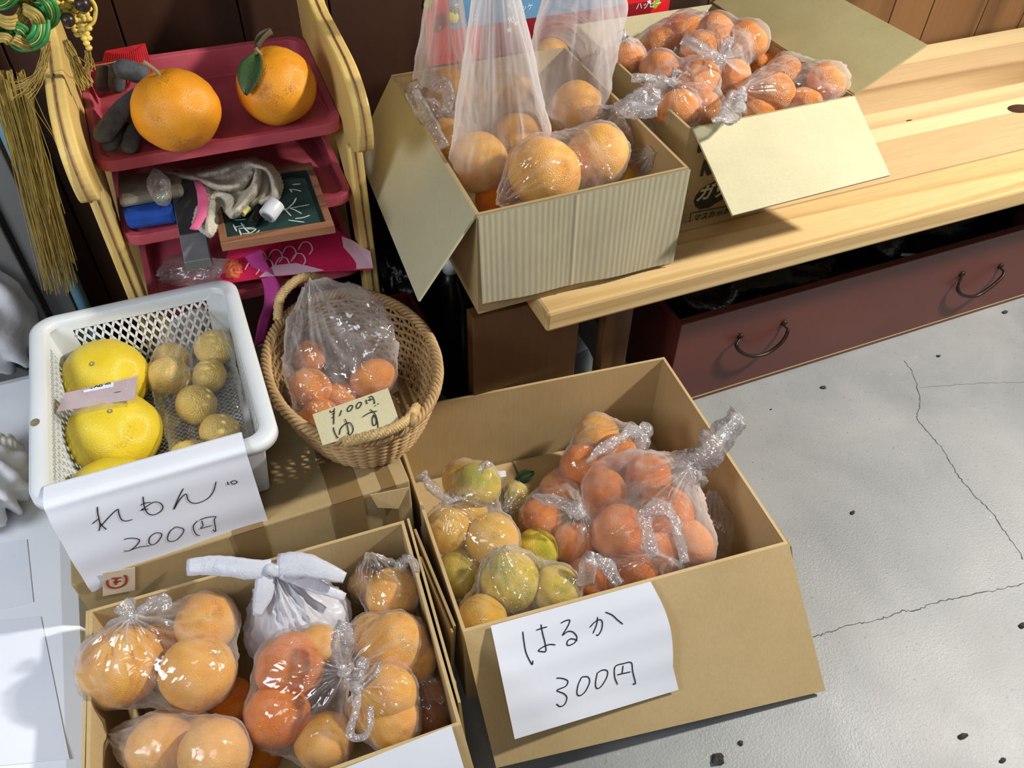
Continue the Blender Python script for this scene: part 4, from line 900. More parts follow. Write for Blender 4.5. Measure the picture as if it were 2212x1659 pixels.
lf = leaf_mb(at(1112, 1045, .05), at(1155, 1022, .06), .013, (.1, -.3, 1), .014, 10)
tag(lf.build('leaf', 'leaf', None, True, thick=.0008), 'curled green leaf on the bottom of the centre box', 'leaf')

# box on the left end of the bench
zr = .645
b1 = [None, None, at(1488, 362, zr)[:2], at(1030, 464, zr)[:2]]; b1[0] = at(845, 162, zr)[:2]; b1[1] = b1[0]+(b1[2]-b1[3])
c3 = carton('open_carton', 'open box of large bagged oranges overhanging the left end of the bench', b1, zr, zt+.001, 'card_dark', 'card_in', .005)
f3L, f3R, k3L = np.array([*b1[3], zr]), np.array([*b1[2], zr]), np.array([*b1[0], zr])
dd = np.array([0, -.004, 0]); A, B = f3L+dd, f3R+dd; C_, D_ = aty(1452, 566, f3R[1]-.006), aty(1041, 655, f3L[1]-.008)
mb = MB(); mb.grid(lambda a, b: (A*(1-a)+B*a)*(1-b)+(D_*(1-a)+C_*a)*b+np.array([0, -.00022*math.sin(a*2*math.pi*36+2*math.sin(a*17))-.002-.004*b*math.sin(a*7)**2-.0012*math.exp(-((a-.44)/.012)**2), 0]), 421, 10)
nv = len(mb.v); mb.grid(lambda a, b: (A*(1-a)+B*a)*(1-b)+(D_*(1-a)+C_*a)*b+np.array([0, .0012, 0]), 60, 10)
mb.build('front_flap', 'card_grey', c3, True)['label'] = 'corrugated flap folded down over the front'
flap(c3, k3L+(-.001, -.004, .0), f3L+(-.001, .002, .0), np.array(aty(903, 650, f3L[1]-.002)), np.array([.287, 1.42, .52]), 'card_pale', .004, label='side flap hanging down to the left')
# box beside it
z2 = .65
b2 = [None, None, at(1845, 208, z2)[:2], at(1490, 279, z2)[:2]]
b2[0] = np.array([b2[3][0]+.018, 1.535]); b2[1] = np.array([b2[2][0]+.008, 1.535])
c4_ = carton('open_carton', 'open box of bagged mandarins with printed front, right on the bench', b2, z2, zt+.001, 'card_dark', 'card_pale', .005)
f4L, f4R, k4L, k4R = np.array([*b2[3], z2]), np.array([*b2[2], z2]), np.array([*b2[0], z2]), np.array([*b2[1], z2])
flap(c4_, f4L+(.006, -.001, .001), f4R+(0, -.001, .001), aty(1923, 378, .895), aty(1583, 465, .897), 'card_pale', .004, label='pale front flap sloping outward')
o_ = aty(2003, 100, f4R[1]+.004); flap(c4_, k4R+(.001, 0, .001), f4R+(.001, 0, .001), o_, o_+(k4R-f4R), 'card_olive', .004, label='right flap standing outward')
yp = f4L[1]-.0008
fw = [c for c in c4_.children if c.name.startswith('front_wall')][0]
strokes('print_mark', fw, fw, [[(1512, 445), (1510, 462)]], 'print_ink', .001)
q = lambda x, y: aty(x, y, yp-.0003)
def ink(pts, name='printed_logo', off=0): MB().slab([q(*p)+np.array([0, -off, 0]) for p in pts], (0, .0003, 0)).build(name, 'print_ink', fw)
ink([(1499, 435), (1503, 424), (1514, 410), (1528, 402), (1545, 392), (1557, 388), (1562, 398), (1567, 420), (1560, 432), (1545, 440), (1530, 449), (1512, 452), (1503, 447)])
ink([(1512, 381), (1520, 350), (1528, 340), (1540, 352), (1545, 372), (1528, 380), (1522, 366), (1518, 381)], 'printed_letter')
ink([(1506, 330), (1510, 306), (1514, 306), (1512, 322), (1522, 318), (1522, 324), (1512, 330)], 'printed_letter')
text_part('printed_text', 'ガッツ', fw, q(1502, 433)+np.array([0, -.0006, 0]), (1, 0, .0), (0, 0, 1), .034, 'card_pale', .25, .0012)
fr_ = [(1490, 462), (1560, 446), (1560, 449), (1493, 465), (1491, 479), (1560, 463), (1560, 466), (1488, 483)]
ink([(1492, 460), (1580, 443), (1580, 444.5), (1492, 461.5)], 'printed_frame'); ink([(1489, 481), (1578, 466), (1578, 467.5), (1489, 482.5)], 'printed_frame'); ink([(1492, 460), (1493.5, 460), (1490.5, 482), (1489, 482)], 'printed_frame')
text_part('printed_text', 'マスカット味', fw, q(1496, 478)+np.array([0, -.0004, 0]), (1, 0, 0), (0, 0, 1), .0165, 'print_ink', .1)

# ================================================================== WHITE LATTICE BASKET
wbk = empty('plastic_basket', (-.16, 1.0, .3), 'white plastic basket with diamond lattice walls and three pomelos', 'basket')
ZR = .446; zbk = .304
OUT = (-.321, .005, .803, 1.212); INN = (-.297, -.019, .827, 1.188); BOT = (-.283, -.033, .845, 1.170)
def ring(loops):
    n = len(loops[0]); V = [p for L in loops for p in L]
    return MB().add(V, [(k*n+i, k*n+(i+1) % n, (k+1)*n+(i+1) % n, (k+1)*n+i) for k in range(len(loops)-1) for i in range(n)])
def rr3(b, r, z): return [(x, y, z) for x, y in rrect(b[0], b[1], b[2], b[3], r, 8)]
def grow(b, d): return (b[0]-d, b[1]+d, b[2]-d, b[3]+d)
ring([rr3(INN, .022, ZR-.012), rr3(INN, .022, ZR-.003), rr3(grow(INN, .003), .024, ZR), rr3(grow(OUT, -.006), .034, ZR), rr3(grow(OUT, -.001), .038, ZR-.003), rr3(OUT, .038, ZR-.016), rr3(grow(OUT, -.003), .036, ZR-.016)]).build('rim', 'plastic_white', wbk, True)
def lattice(name, A, B, C, D, n, mar, angs, sp, bw, th=.0022):
    A, B, C, D = [np.array(p, float) for p in (A, B, C, D)]; W_ = np.linalg.norm(B-A); H_ = np.linalg.norm(D-A); n = np.array(n, float)
    def Pm(x, y):
        a, b = x/W_, y/H_; return (A*(1-a)+B*a)*(1-b)+(D*(1-a)+C*a)*b
    mb = MB(); l, r, t, b = mar
    def quad(x0, y0, x1, y1, x2, y2, x3, y3): mb.slab([Pm(x0, y0), Pm(x1, y1), Pm(x2, y2), Pm(x3, y3)], n*th)
    for x0, x1, y0, y1 in ((0, W_, 0, t), (0, W_, H_-b, H_), (0, l, t, H_-b), (W_-r, W_, t, H_-b)): quad(x0, y0, x1, y0, x1, y1, x0, y1)
    x0, x1, y0, y1 = l, W_-r, t, H_-b
    for ang in angs:
        d = np.array([math.cos(ang), math.sin(ang)]); nn = np.array([-d[1], d[0]]); cs = [np.array(p)@nn for p in ((x0, y0), (x1, y0), (x1, y1), (x0, y1))]
        k = min(cs)+sp*.5
        while k < max(cs):
            ts = []
            p0 = nn*k; lo, hi = -9., 9.
            for ax_, a_, b_ in ((0, x0, x1), (1, y0, y1)):
                if abs(d[ax_]) < 1e-6: continue
                t1, t2 = (a_-p0[ax_])/d[ax_], (b_-p0[ax_])/d[ax_]; lo, hi = max(lo, min(t1, t2)), min(hi, max(t1, t2))
            if hi-lo > .003:
                a, b2_ = p0+d*(lo-.001), p0+d*(hi+.001); w2 = nn*bw/2
                P4 = [a-w2, b2_-w2, b2_+w2, a+w2]; mb.slab([Pm(*p) for p in P4], n*th)
            k += sp
    return mb.build(name, 'plastic_white', wbk)
zt_ = ZR-.010; i, b = INN, BOT
a60 = math.radians(62)
lattice('back_wall', (i[0], i[3], zt_), (i[1], i[3], zt_), (b[1], b[3], zbk), (b[0], b[3], zbk), (0, 1, 0), (.034, .030, .012, .010), (a60, -a60), .0125, .0038)
lattice('left_wall', (i[0], i[3], zt_), (i[0], i[2], zt_), (b[0], b[2], zbk), (b[0], b[3], zbk), (-1, 0, 0), (.034, .034, .012, .012), (a60, -a60), .0125, .0056)
lattice('right_wall', (i[1], i[3], zt_), (i[1], i[2], zt_), (b[1], b[2], zbk), (b[1], b[3], zbk), (1, 0, 0), (.034, .034, .012, .012), (a60, -a60), .0125, .0056)
lattice('front_wall', (i[0], i[2], zt_), (i[1], i[2], zt_), (b[1], b[2], zbk), (b[0], b[2], zbk), (0, -1, 0), (.034, .030, .012, .010), (a60, -a60), .0125, .0042)
lattice('bottom', (b[0], b[3], zbk), (b[1], b[3], zbk), (b[1], b[2], zbk), (b[0], b[2], zbk), (0, 0, -1), (.01, .01, .01, .01), (0, math.pi/2), .0095, .0034)
MB().ball((-.311, .965, ZR+.0001), .007, 10, (1, 1.2, .04)).build('rust_stain', 'stem', wbk)
for k, (cx, cy, dp, lb, rt) in enumerate([(229, 818, 176, 'yellow pomelo at the back of the white basket', (.35, -.1, 0)), (249, 936, 190, 'middle yellow pomelo in the white basket, just in front of the pink card', (.22, -.05, 1)), (246, 1078, 196, 'front yellow pomelo half hidden behind the white paper sign', (.15, -.05, 2))]):
    dz = -ray(cx, cy)[2]; r = (H-zbk)/(2*F*dz/dp+.86); c = at(cx, cy, zbk+.86*r)
    o = fruit('pomelo', c, r, lb, 'pomelos in the white basket', rt, k)
    local_part('stem_scar', 'scar', o, MB().ball((0, 0, .835), .062, 12, (1, 1, .35))); local_part('stem_end', 'plastic_white', o, MB().ball((0, 0, .848), .03, 10, (1, 1, .3)))
pk = empty('price_card', at(205, 860, .45), 'pale pink handwritten card in a clear sleeve lying on the pomelos', 'card')
zc = (.4255, .4255, .4205, .4205)
qq = [at(x, y, z) for (x, y), z in zip([(140, 849), (297, 813), (290, 862), (123, 889)], zc)]
pkc = MB().slab(qq, (0, 0, -.0008)).build('card', 'pink_card', pk)
MB().slab([at(x, y, z+.0012) for (x, y), z in zip([(134, 846), (301, 808), (296, 868), (117, 905)], zc)], (0, 0, -.0004)).build('clear_sleeve', 'film_clear', pk)
MB().slab([at(180, 843.5, .4264), at(246, 825, .4264), at(245, 835, .4256), at(180, 848, .4256)], (0, 0, -.0004)).build('price_strip', 'paper', pk)
strokes('handwriting', pk, pkc, [[(1160, 540), (1170, 600), (1180, 640), (1250, 628), (1320, 610), (1345, 560), (1360, 515), (1260, 530), (1160, 550)], [(1180, 590), (1330, 560)], [(1030, 720), (1250, 660), (1490, 605)], [(780, 640), (790, 670)], [(640, 740), (780, 680), (920, 645)], [(790, 690), (740, 770), (620, 830)], [(700, 740), (790, 775), (960, 765)]], 'ink', .0016, 100, 780, 9.217, .0004)
strokes('handwriting', pk, pkc, [[(880, 560), (910, 545), (900, 555), (935, 548)], [(955, 550), (1000, 500), (985, 530)], [(1010, 495), (1040, 525), (1060, 500)], [(1060, 500), (1100, 480), (1120, 505), (1080, 520), (1060, 500)], [(1180, 490), (1200, 460), (1270, 445), (1280, 475)], [(1200, 480), (1265, 465)]], 'ink', .0013, 100, 780, 9.217, .0016)
# sign over the front rim
mb = MB(); pth = catmull([np.array(p) for p in ((.842, .425), (.838, .446), (.826, .4495), (.806, .4515), (.7985, .446), (.795, .42), (.790, .36), (.789, .30), (.792, .264))], 5)
def psg(a, b):
    k = b*(len(pth)-1); i0 = min(int(k), len(pth)-2); y, z = pth[i0]*(1-(k-i0))+pth[i0+1]*(k-i0)
    d = max(0, b-.45); x = -.300+.256*a-.003*d
    return np.array([x, y-.016*d*(1-a)**2*1.5-.0015*math.sin(a*9+b*4)*d*2-.0009*math.sin(b*42), z+.010*d*(1-a)-.004*d*a])
mb.grid(psg, 26, len(pth)); sg = empty('price_sign', (-.17, .80, .264), 'white paper sign れもん 200円 hung over the front of the white basket', 'sign')
sp1 = mb.build('paper_sheet', 'paper', sg, True, thick=.0)
strokes('handwriting', sg, sp1, [[(158, 548), (163, 620), (180, 700), (190, 760), (178, 824)], [(103, 742), (140, 710), (176, 688), (184, 725), (215, 765), (262, 808)], [(196, 772), (300, 655), (388, 578), (402, 620), (430, 690), (480, 710), (560, 692)],
 [(678, 432), (685, 500), (700, 570), (735, 625), (800, 640), (880, 600), (903, 550), (870, 505), (800, 495), (740, 530), (650, 590)], [(650, 532), (700, 505), (765, 498)], [(655, 588), (700, 580), (740, 572)],
 [(1138, 338), (1090, 430), (1050, 520), (1030, 578), (1080, 490), (1150, 408), (1175, 415), (1190, 470), (1240, 505), (1320, 500), (1420, 450), (1480, 370), (1510, 260)],
 [(1638, 262), (1647, 303)], [(1710, 248), (1680, 265), (1690, 285), (1725, 288), (1748, 265), (1710, 248)],
 [(460, 918), (540, 905), (620, 915), (635, 945), (590, 1000), (520, 1048), (458, 1050)], [(520, 1045), (640, 1005), (760, 990)],
 [(820, 843), (760, 890), (745, 950), (775, 980), (830, 960), (885, 890), (880, 850), (820, 843)], [(1050, 775), (985, 830), (955, 910), (985, 942), (1060, 925), (1130, 850), (1135, 800), (1050, 775)],
 [(1300, 705), (1255, 760), (1255, 810), (1285, 865), (1325, 878)], [(1320, 700), (1400, 670), (1505, 660), (1490, 700), (1505, 825), (1470, 810)], [(1345, 705), (1360, 760), (1335, 795), (1400, 775), (1465, 762)]], 'ink', .0015, 180, 990, 5.267, .0007, 6)

# ================================================================== WICKER BASKET
wk = empty('wicker_basket', (.148, .955, .3), 'oval wicker basket with twisted handles beside the white basket', 'basket')
cx_, cy_ = .143, .955; zB, zT = .303, .415
def ell(a, t): # a angle, t 0 bottom..1 top
    k = .70+.30*t**.7; return np.array([cx_+.132*k*math.cos(a), cy_+.178*k*math.sin(a), zB+(zT-zB)*t])
NS = 44
mb = MB()
for r_ in range(17):
    t = (r_+.5)/17; P = []
    for i in range(NS*3):
        a = 2*math.pi*i/(NS*3); p = ell(a, t); off = .0032*math.cos(a*NS/2+(r_ % 2)*math.pi); dr_ = np.array([math.cos(a), math.sin(a), 0]); P.append(p+dr_*off+np.array([0, 0, .0012*fnoise(p, 40, r_)]))
    mb.tube(P, .0031, 6, True)
mb.build('weave', 'wicker', wk, True)
mb = MB()
for i in range(NS):
    a = 2*math.pi*i/NS; mb.tube([ell(a, t) for t in (0, .25, .5, .75, 1)], .0019, 5)
mb.build('stakes', 'wicker', wk, True)
mb = MB(); mb.slab([ell(2*math.pi*i/32, 0) for i in range(32)], (0, 0, .004)); 
for k in range(12):
    x = cx_-.09+k*.0165; hw = .12*math.sqrt(max(0, 1-((x-cx_)/.095)**2)); mb.tube([(x, cy_-hw, zB+.006), (x, cy_+hw, zB+.006)], .004, 6)
mb.build('base', 'wicker', wk, True)
mb = MB()
for s_ in range(4):
    P = []
    for i in range(200):
        a = 2*math.pi*i/200; b_ = a*26+s_*math.pi/2; p = ell(a, 1); d_ = np.array([math.cos(a), math.sin(a), 0]); P.append(p+d_*.006*math.cos(b_)+np.array([0, 0, .004+.0058*math.sin(b_)]))
    mb.tube(P, .0034, 6, True)
mb.build('braided_rim', 'wicker', wk, True)
def handle(pts, rad=.0055, turns=9):
    C = catmull(pts, 12); n = len(C)
    mb = MB()
    for s_ in range(4):
        P = []
        for i in range(n):
            t = C[min(i+1, n-1)]-C[max(i-1, 0)]; t /= np.linalg.norm(t); u = np.cross(t, [0, 0, 1.]); u /= np.linalg.norm(u)+1e-9; v = np.cross(t, u)
            a = turns*2*math.pi*i/n+s_*math.pi/2; P.append(C[i]+u*rad*math.cos(a)+v*rad*math.sin(a))
        mb.tube(P, rad*.62, 7)
    mb.build('handle', 'wicker_rim', wk, True)
handle([at(600, 690, .425), at(606, 642, .450), at(640, 606, .468), at(672, 598, .462), at(700, 606, .43)])
handle([at(745, 955, .428), at(800, 942, .440), at(850, 925, .446), at(885, 903, .440), at(900, 880, .42)])
MB().tube(catmull([at(885, 893, .435), at(894, 905, .445), at(884, 918, .437)], 4), .006, 8).build('binding', 'wicker', wk, True)

bag('thin clear bag of small orange citrus in the wicker basket', [(672, 838, 96, .375, 'mandarin', 'small orange citrus at the left of the wicker basket bag'), (690, 905, 92, .355, 'mandarin', 'small orange citrus under the left edge of the cardboard price card'), (806, 818, 100, .372, 'mandarin', 'small orange citrus at the right of the wicker basket bag'), (668, 772, 76, .365, 'mandarin', 'small orange citrus at the back of the wicker basket bag'), (740, 860, 84, .35, 'mandarin', 'small orange citrus behind the cardboard price card')],
    (668, 597, .50), mat='film_thin', seed=11, group='small orange citrus in the wicker basket', extra=[(740, 592, .50), (815, 610, .48), (856, 660, .46), (862, 740, .44), (604, 720, .44), (640, 880, .40)], knotr=0, crinkle=.006, pleat=.010, sink=.15)
yc = empty('price_card', at(765, 900, .42), 'torn cardboard card reading ¥100円 ゆず in the wicker basket', 'card')
card_ = MB().slab([at(697, 962, .424), at(864, 912, .424), at(838, 838, .452), at(675, 895, .450)], (0, .0006, -.002)).build('card', 'card_pale', yc)
strokes('handwriting', yc, card_, [[(555, 590), (575, 625), (640, 590)], [(640, 545), (630, 700), (628, 860)], [(590, 665), (650, 640)], [(590, 730), (635, 715)], [(780, 580), (738, 700)], [(940, 490), (890, 560), (900, 605), (950, 590), (990, 510), (940, 490)], [(1110, 430), (1060, 500), (1075, 550), (1120, 530), (1158, 450), (1110, 430)], [(1245, 385), (1250, 430), (1275, 470)], [(1290, 345), (1350, 320), (1390, 370), (1410, 455), (1390, 440)], [(1275, 400), (1370, 375)], [(1320, 350), (1330, 410)], [(1415, 490), (1425, 510)], [(1470, 455), (1485, 475)],
 [(1180, 715), (1300, 640), (1460, 600)], [(1320, 570), (1400, 640), (1440, 720), (1470, 850), (1470, 920)], [(1390, 670), (1365, 760), (1380, 870), (1430, 860), (1440, 760), (1395, 670)], [(620, 910), (640, 1000), (680, 1080), (710, 1120)], [(735, 1060), (760, 940), (860, 840), (940, 830), (995, 920), (985, 1010), (930, 1055), (885, 1010)], [(840, 750), (880, 850), (910, 1000), (918, 1080)]], 'ink', .0015, 650, 820, 8.848, .0006)

# lemons in the white basket
bag('crisp clear bag of small yellow citrus, right half of the white basket', [(366, 812, 90, .350, 'small_citrus', 'pale small citrus nearest the pomelos, left in the clear bag'), (462, 752, 82, .352, 'small_citrus', 'small citrus at the back right of the clear bag'), (452, 812, 78, .338, 'small_citrus', 'small citrus just in front of the back right one'), (424, 874, 88, .345, 'small_citrus', 'darker small citrus in the middle of the clear bag'), (474, 930, 84, .350, 'small_citrus', 'small citrus beside the right wall of the white basket'), (412, 990, 88, .352, 'small_citrus', 'small citrus at the front left of the clear bag, above the sign'), (500, 985, 80, .350, 'small_citrus', 'small citrus in the front right corner of the white basket'), (372, 775, 76, .338, 'small_citrus', 'small citrus half hidden behind the palest one')],
    (436, 655, .415), mat='film_clear', seed=12, group='small yellow citrus in the white basket', extra=[(372, 660, .41), (480, 690, .41), (535, 880, .40), (350, 740, .38)], knotr=0, crinkle=.004, pleat=.008, sink=.2)

# ================================================================== BAGGED FRUIT: lower left box
g_ = 'oranges in the lower left box'
def O(cx, cy, d, z, lb, k='orange'): return (cx, cy, d, z, k, lb)
bag('big tied bag of four oranges at the left of the lower left box', [O(262, 1438, 172, .235, 'large plain orange at the far left of the lower left box'), O(427, 1452, 160, .228, 'speckled orange right of the large plain one in the same bag'), O(446, 1345, 132, .222, 'orange at the back of the big tied bag, lower left box'), O(345, 1400, 110, .19, 'orange deep between the others of the big tied bag')],
    (287, 1336, .295), ears=[([(287, 1336, .295), (272, 1312, .305), (262, 1302, .31)], (12, 34, 36)), ([(290, 1334, .295), (325, 1310, .305), (352, 1300, .305), (360, 1318, .30)], (12, 30, 34, 20))], seed=21, group=g_)
bag('bag of two oranges in the bottom left corner', [O(463, 1628, 150, .215, 'bright yellow orange at the bottom edge, lower left box'), O(345, 1612, 140, .195, 'dull orange veiled by plastic at the bottom left'), O(430, 1590, 90, .17, 'orange hidden deep in the bottom left bag')], (225, 1585, .17), mat='film_milky', seed=22, group=g_, knotr=.004)
bag('tied bag of oranges in the middle of the lower left box', [O(628, 1440, 150, .215, 'deep orange fruit at the top of the middle bag', 'deep_orange'), O(600, 1545, 140, .20, 'deep orange fruit at the lower left of the middle bag', 'deep_orange'), O(684, 1396, 96, .215, 'small yellow orange at the back of the middle bag'), O(700, 1600, 128, .175, 'yellow orange at the bottom of the middle bag')],
    (742, 1452, .27), seed=23, group=g_, ears=[([(742, 1450, .27), (738, 1410, .29), (744, 1370, .30), (752, 1345, .305)], (12, 30, 40, 34))], extra=[(525, 1530, .20)])
bag('tied bag of oranges at the upper right of the lower left box', [O(852, 1398, 150, .205, 'orange at the top of the right bag, lower left box'), O(888, 1425, 110, .19, 'orange at the right edge of the right bag, lower left box'), O(800, 1375, 100, .185, 'orange behind the knots, lower left box')], (755, 1440, .26), seed=24, group=g_, knotr=.006)
bag('knotted bag with a long loop at the right of the lower left box', [O(838, 1498, 130, .215, 'orange below the loop knot, upper one'), O(850, 1560, 120, .195, 'orange below the loop knot, lower one'), O(800, 1545, 100, .17, 'orange beside the hanging loop')],
    (772, 1490, .275), seed=25, group=g_, ears=[([(772, 1490, .275), (782, 1440, .295), (790, 1420, .30)], (12, 26, 20)), ([(776, 1490, .275), (810, 1455, .29), (822, 1430, .295)], (10, 14, 6)), ([(755, 1462, .275), (768, 1485, .285), (776, 1500, .28)], (24, 22, 14))],
    loops=[([(775, 1498, .278), (768, 1540, .285), (756, 1580, .285), (768, 1594, .284), (790, 1588, .285), (800, 1560, .286), (800, 1525, .285)], (10, 16, 16, 14, 14, 16, 12))])
bag('small upright bag with one orange at the back right corner, lower left box', [O(848, 1284, 118, .19, 'single orange in the back right corner of the lower left box'), O(795, 1262, 80, .15, 'orange partly hidden behind the single one in the corner')], (800, 1196, .26), seed=26, group=g_, knotr=0, ears=[([(862, 1232, .235), (872, 1208, .255), (892, 1212, .26), (900, 1250, .235)], (20, 26, 26, 16))], crinkle=.005)
for i, (x, y, d, z, lb) in enumerate([(500, 1520, 110, .15, 'orange in the gap between the left and middle bags'), (936, 1490, 90, .12, 'dark orange low against the right wall of the lower left box'), (930, 1560, 90, .12, 'dark orange low in the front right corner of the lower left box'), (560, 1630, 100, .13, 'orange low in the front middle of the lower left box')]):
    c = at(x, y, z); fruit('deep_orange', c, d/2*depth(c)/F, lb, g_, i=i)
bag('loose clear bag crumpled at the right wall of the lower left box', [(935, 1520, 110, .14, None, ''), (925, 1580, 90, .13, None, '')], (905, 1470, .19), mat='film_thin', seed=27, knotr=0, crinkle=.006)
# white opaque shopping bag
sb = bag('knotted white shopping bag at the back of the lower left box', [(640, 1330, 190, .165, None, ''), (600, 1370, 130, .15, None, ''), (700, 1330, 110, .17, None, '')], (590, 1228, .285), mat='white_bag', seed=28, name='shopping_bag', earmat='white_bag', nu=140, nv=80, pleat=.026, crinkle=.002, sink=.25, knotr=.012,
    ears=[([(585, 1228, .285), (530, 1228, .29), (460, 1222, .285), (405, 1226, .28)], (40, 44, 44, 34)), ([(600, 1222, .288), (650, 1222, .29), (700, 1232, .285), (745, 1248, .275)], (50, 56, 44, 24)), ([(575, 1230, .285), (572, 1270, .27), (555, 1330, .245)], (34, 44, 20)), ([(610, 1235, .285), (680, 1265, .262), (745, 1290, .24)], (30, 30, 16))])
# sign over its front edge (only its upper edge is in the frame)
mb = MB(); A, B = at(700, 1677, .256), at(975, 1567, .256); dn = np.array([.004, -.10, -.14])
mb.grid(lambda a, b: A*(1-a)+B*a+dn*b*1.15+np.array([0, -.003*math.sin(b*3)-.012*b*(1-b)*a, .004*math.sin(b*3.1)]), 8, 12)
tag(mb.build('price_sign', 'paper', None, True), 'white paper hung over the front edge of the lower left box, cut by the frame', 'sign')

# ================================================================== BAGGED FRUIT: centre box
g_ = 'citrus in the centre box'
Y_ = 'yellow_citrus'; Z_ = 'golden_citrus'
bag('tied bag of yellow citrus at the left of the centre box', [O(1032, 1046, 100, .175, 'bright yellow citrus at the top of the left tied bag', Y_), O(966, 1146, 104, .17, 'golden citrus against the left wall of the centre box', Z_), O(1062, 1168, 122, .165, 'golden citrus at the right of the left tied bag', Z_), O(996, 1240, 112, .13, 'greenish citrus at the bottom of the left tied bag', Y_), O(1000, 1036, 90, .15, 'orange-tinted citrus at the back of the left tied bag', Z_), O(1010, 1110, 90, .13, 'citrus hidden in the core of the left tied bag', Z_)],
    (968, 1084, .24), seed=41, group=g_, ears=[([(968, 1084, .24), (940, 1060, .258), (914, 1032, .268), (908, 1024, .27)], (12, 18, 24, 24)), ([(968, 1084, .24), (992, 1078, .245), (1008, 1074, .248)], (12, 16, 12)), ([(1035, 1020, .235), (1048, 1000, .245), (1055, 1012, .24)], (10, 12, 10))], sink=.5)
bag('small bag with a pale green-yellow citrus near the leaf', [O(1113, 1072, 62, .10, 'pale green-yellow citrus beside the curled leaf', Y_)], (1090, 1100, .12), mat='film_thin', seed=42, group=g_, knotr=0)
bag('bag of yellow-green citrus at the front left of the centre box', [O(1102, 1255, 132, .165, 'green-yellow citrus in the middle of the front left bag', Y_), O(1200, 1272, 104, .155, 'yellow citrus at the right end of the front left bag', Y_), O(1042, 1340, 112, .155, 'yellow citrus in the front left corner of the centre box', Z_)], (1085, 1190, .225), seed=43, group=g_, knotr=0, sink=.2, extra=[(1240, 1276, .17), (1000, 1340, .16)], crinkle=.004)
c = at(1158, 1192, .13); fruit(Y_, c, 50*depth(c)/F, 'yellow-green citrus between the front left bag and the orange bag', g_)
bag('bag of oranges at the back of the centre box', [O(1262, 1008, 104, .15, 'orange at the back left of the orange half', 'deep_orange'), O(1290, 940, 96, .12, 'yellowish orange deepest at the back of the centre box', 'orange'), O(1330, 985, 96, .13, 'orange behind the big swollen bag', 'deep_orange')], (1376, 925, .235), seed=44, group=g_,
    ears=[([(1376, 925, .235), (1340, 945, .245), (1300, 970, .245), (1268, 998, .24)], (26, 24, 22, 12)), ([(1378, 922, .235), (1392, 935, .23), (1390, 970, .215)], (24, 26, 20))], knotr=.005, extra=[(1420, 950, .15)])
bag('big swollen bag of oranges on the right of the centre box', [O(1340, 1150, 124, .165, 'orange at the front left of the swollen bag', 'deep_orange'), O(1440, 1110, 124, .175, 'orange in the middle of the swollen bag', 'deep_orange'), O(1492, 1170, 108, .165, 'orange at the right end of the swollen bag', 'mandarin'), O(1305, 1065, 104, .16, 'orange at the back left of the swollen bag', 'deep_orange'), O(1400, 1030, 100, .15, 'orange at the back of the swollen bag', 'deep_orange'), O(1420, 1190, 110, .145, 'orange under the standing bag handle', 'deep_orange')],
    (1490, 1010, .275), mat='film_milky', seed=45, group=g_, ears=[([(1486, 1040, .26), (1510, 990, .29), (1555, 945, .31), (1590, 908, .325), (1600, 898, .328)], (60, 56, 46, 34, 38))], knotr=0, sink=.12, extra=[(1290, 985, .215), (1520, 1230, .15), (1350, 962, .235), (1470, 975, .265), (1255, 1030, .19)], crinkle=.004)
bag('bag with two oranges left of the swollen bag', [O(1168, 1120, 92, .12, 'orange at the left of the two-orange bag', 'deep_orange'), O(1242, 1180, 104, .125, 'orange at the right of the two-orange bag', 'deep_orange'), O(1215, 1060, 96, .11, 'orange behind the two-orange bag', 'mandarin')], (1250, 1098, .225), mat='film_thin', seed=46, group=g_, knotr=.004, extra=[(1140, 1072, .16)], sink=.2,
    ears=[([(1255, 1120, .215), (1238, 1098, .23), (1205, 1085, .225), (1150, 1070, .20)], (26, 28, 24, 12))])
bag('bag with standing handle at the front of the centre box', [O(1268, 1252, 96, .13, 'orange right of the yellow citrus at the front edge', 'deep_orange'), O(1372, 1228, 104, .13, 'orange at the front edge above the sign', 'deep_orange'), O(1440, 1248, 90, .10, 'orange low at the front right of the centre box', 'mandarin')], (1415, 1200, .215), mat='film_thin', seed=47, group=g_, knotr=0, extra=[(1545, 1225, .15)], sink=.25,
    ears=[([(1270, 1262, .18), (1268, 1220, .215), (1275, 1190, .228)], (40, 34, 16)), ([(1275, 1195, .226), (1300, 1220, .21), (1340, 1262, .19)], (18, 30, 20))],
    loops=[([(1412, 1205, .215), (1400, 1160, .245), (1392, 1110, .262), (1420, 1096, .265), (1455, 1120, .255), (1470, 1170, .235), (1480, 1215, .215)], (26, 26, 32, 34, 28, 22, 24))])
bag('empty clear plastic at the right wall of the centre box', [(1540, 1130, 70, .12, None, ''), (1545, 1190, 60, .11, None, '')], (1540, 1060, .17), mat='film_clear', seed=48, knotr=0, crinkle=.006)
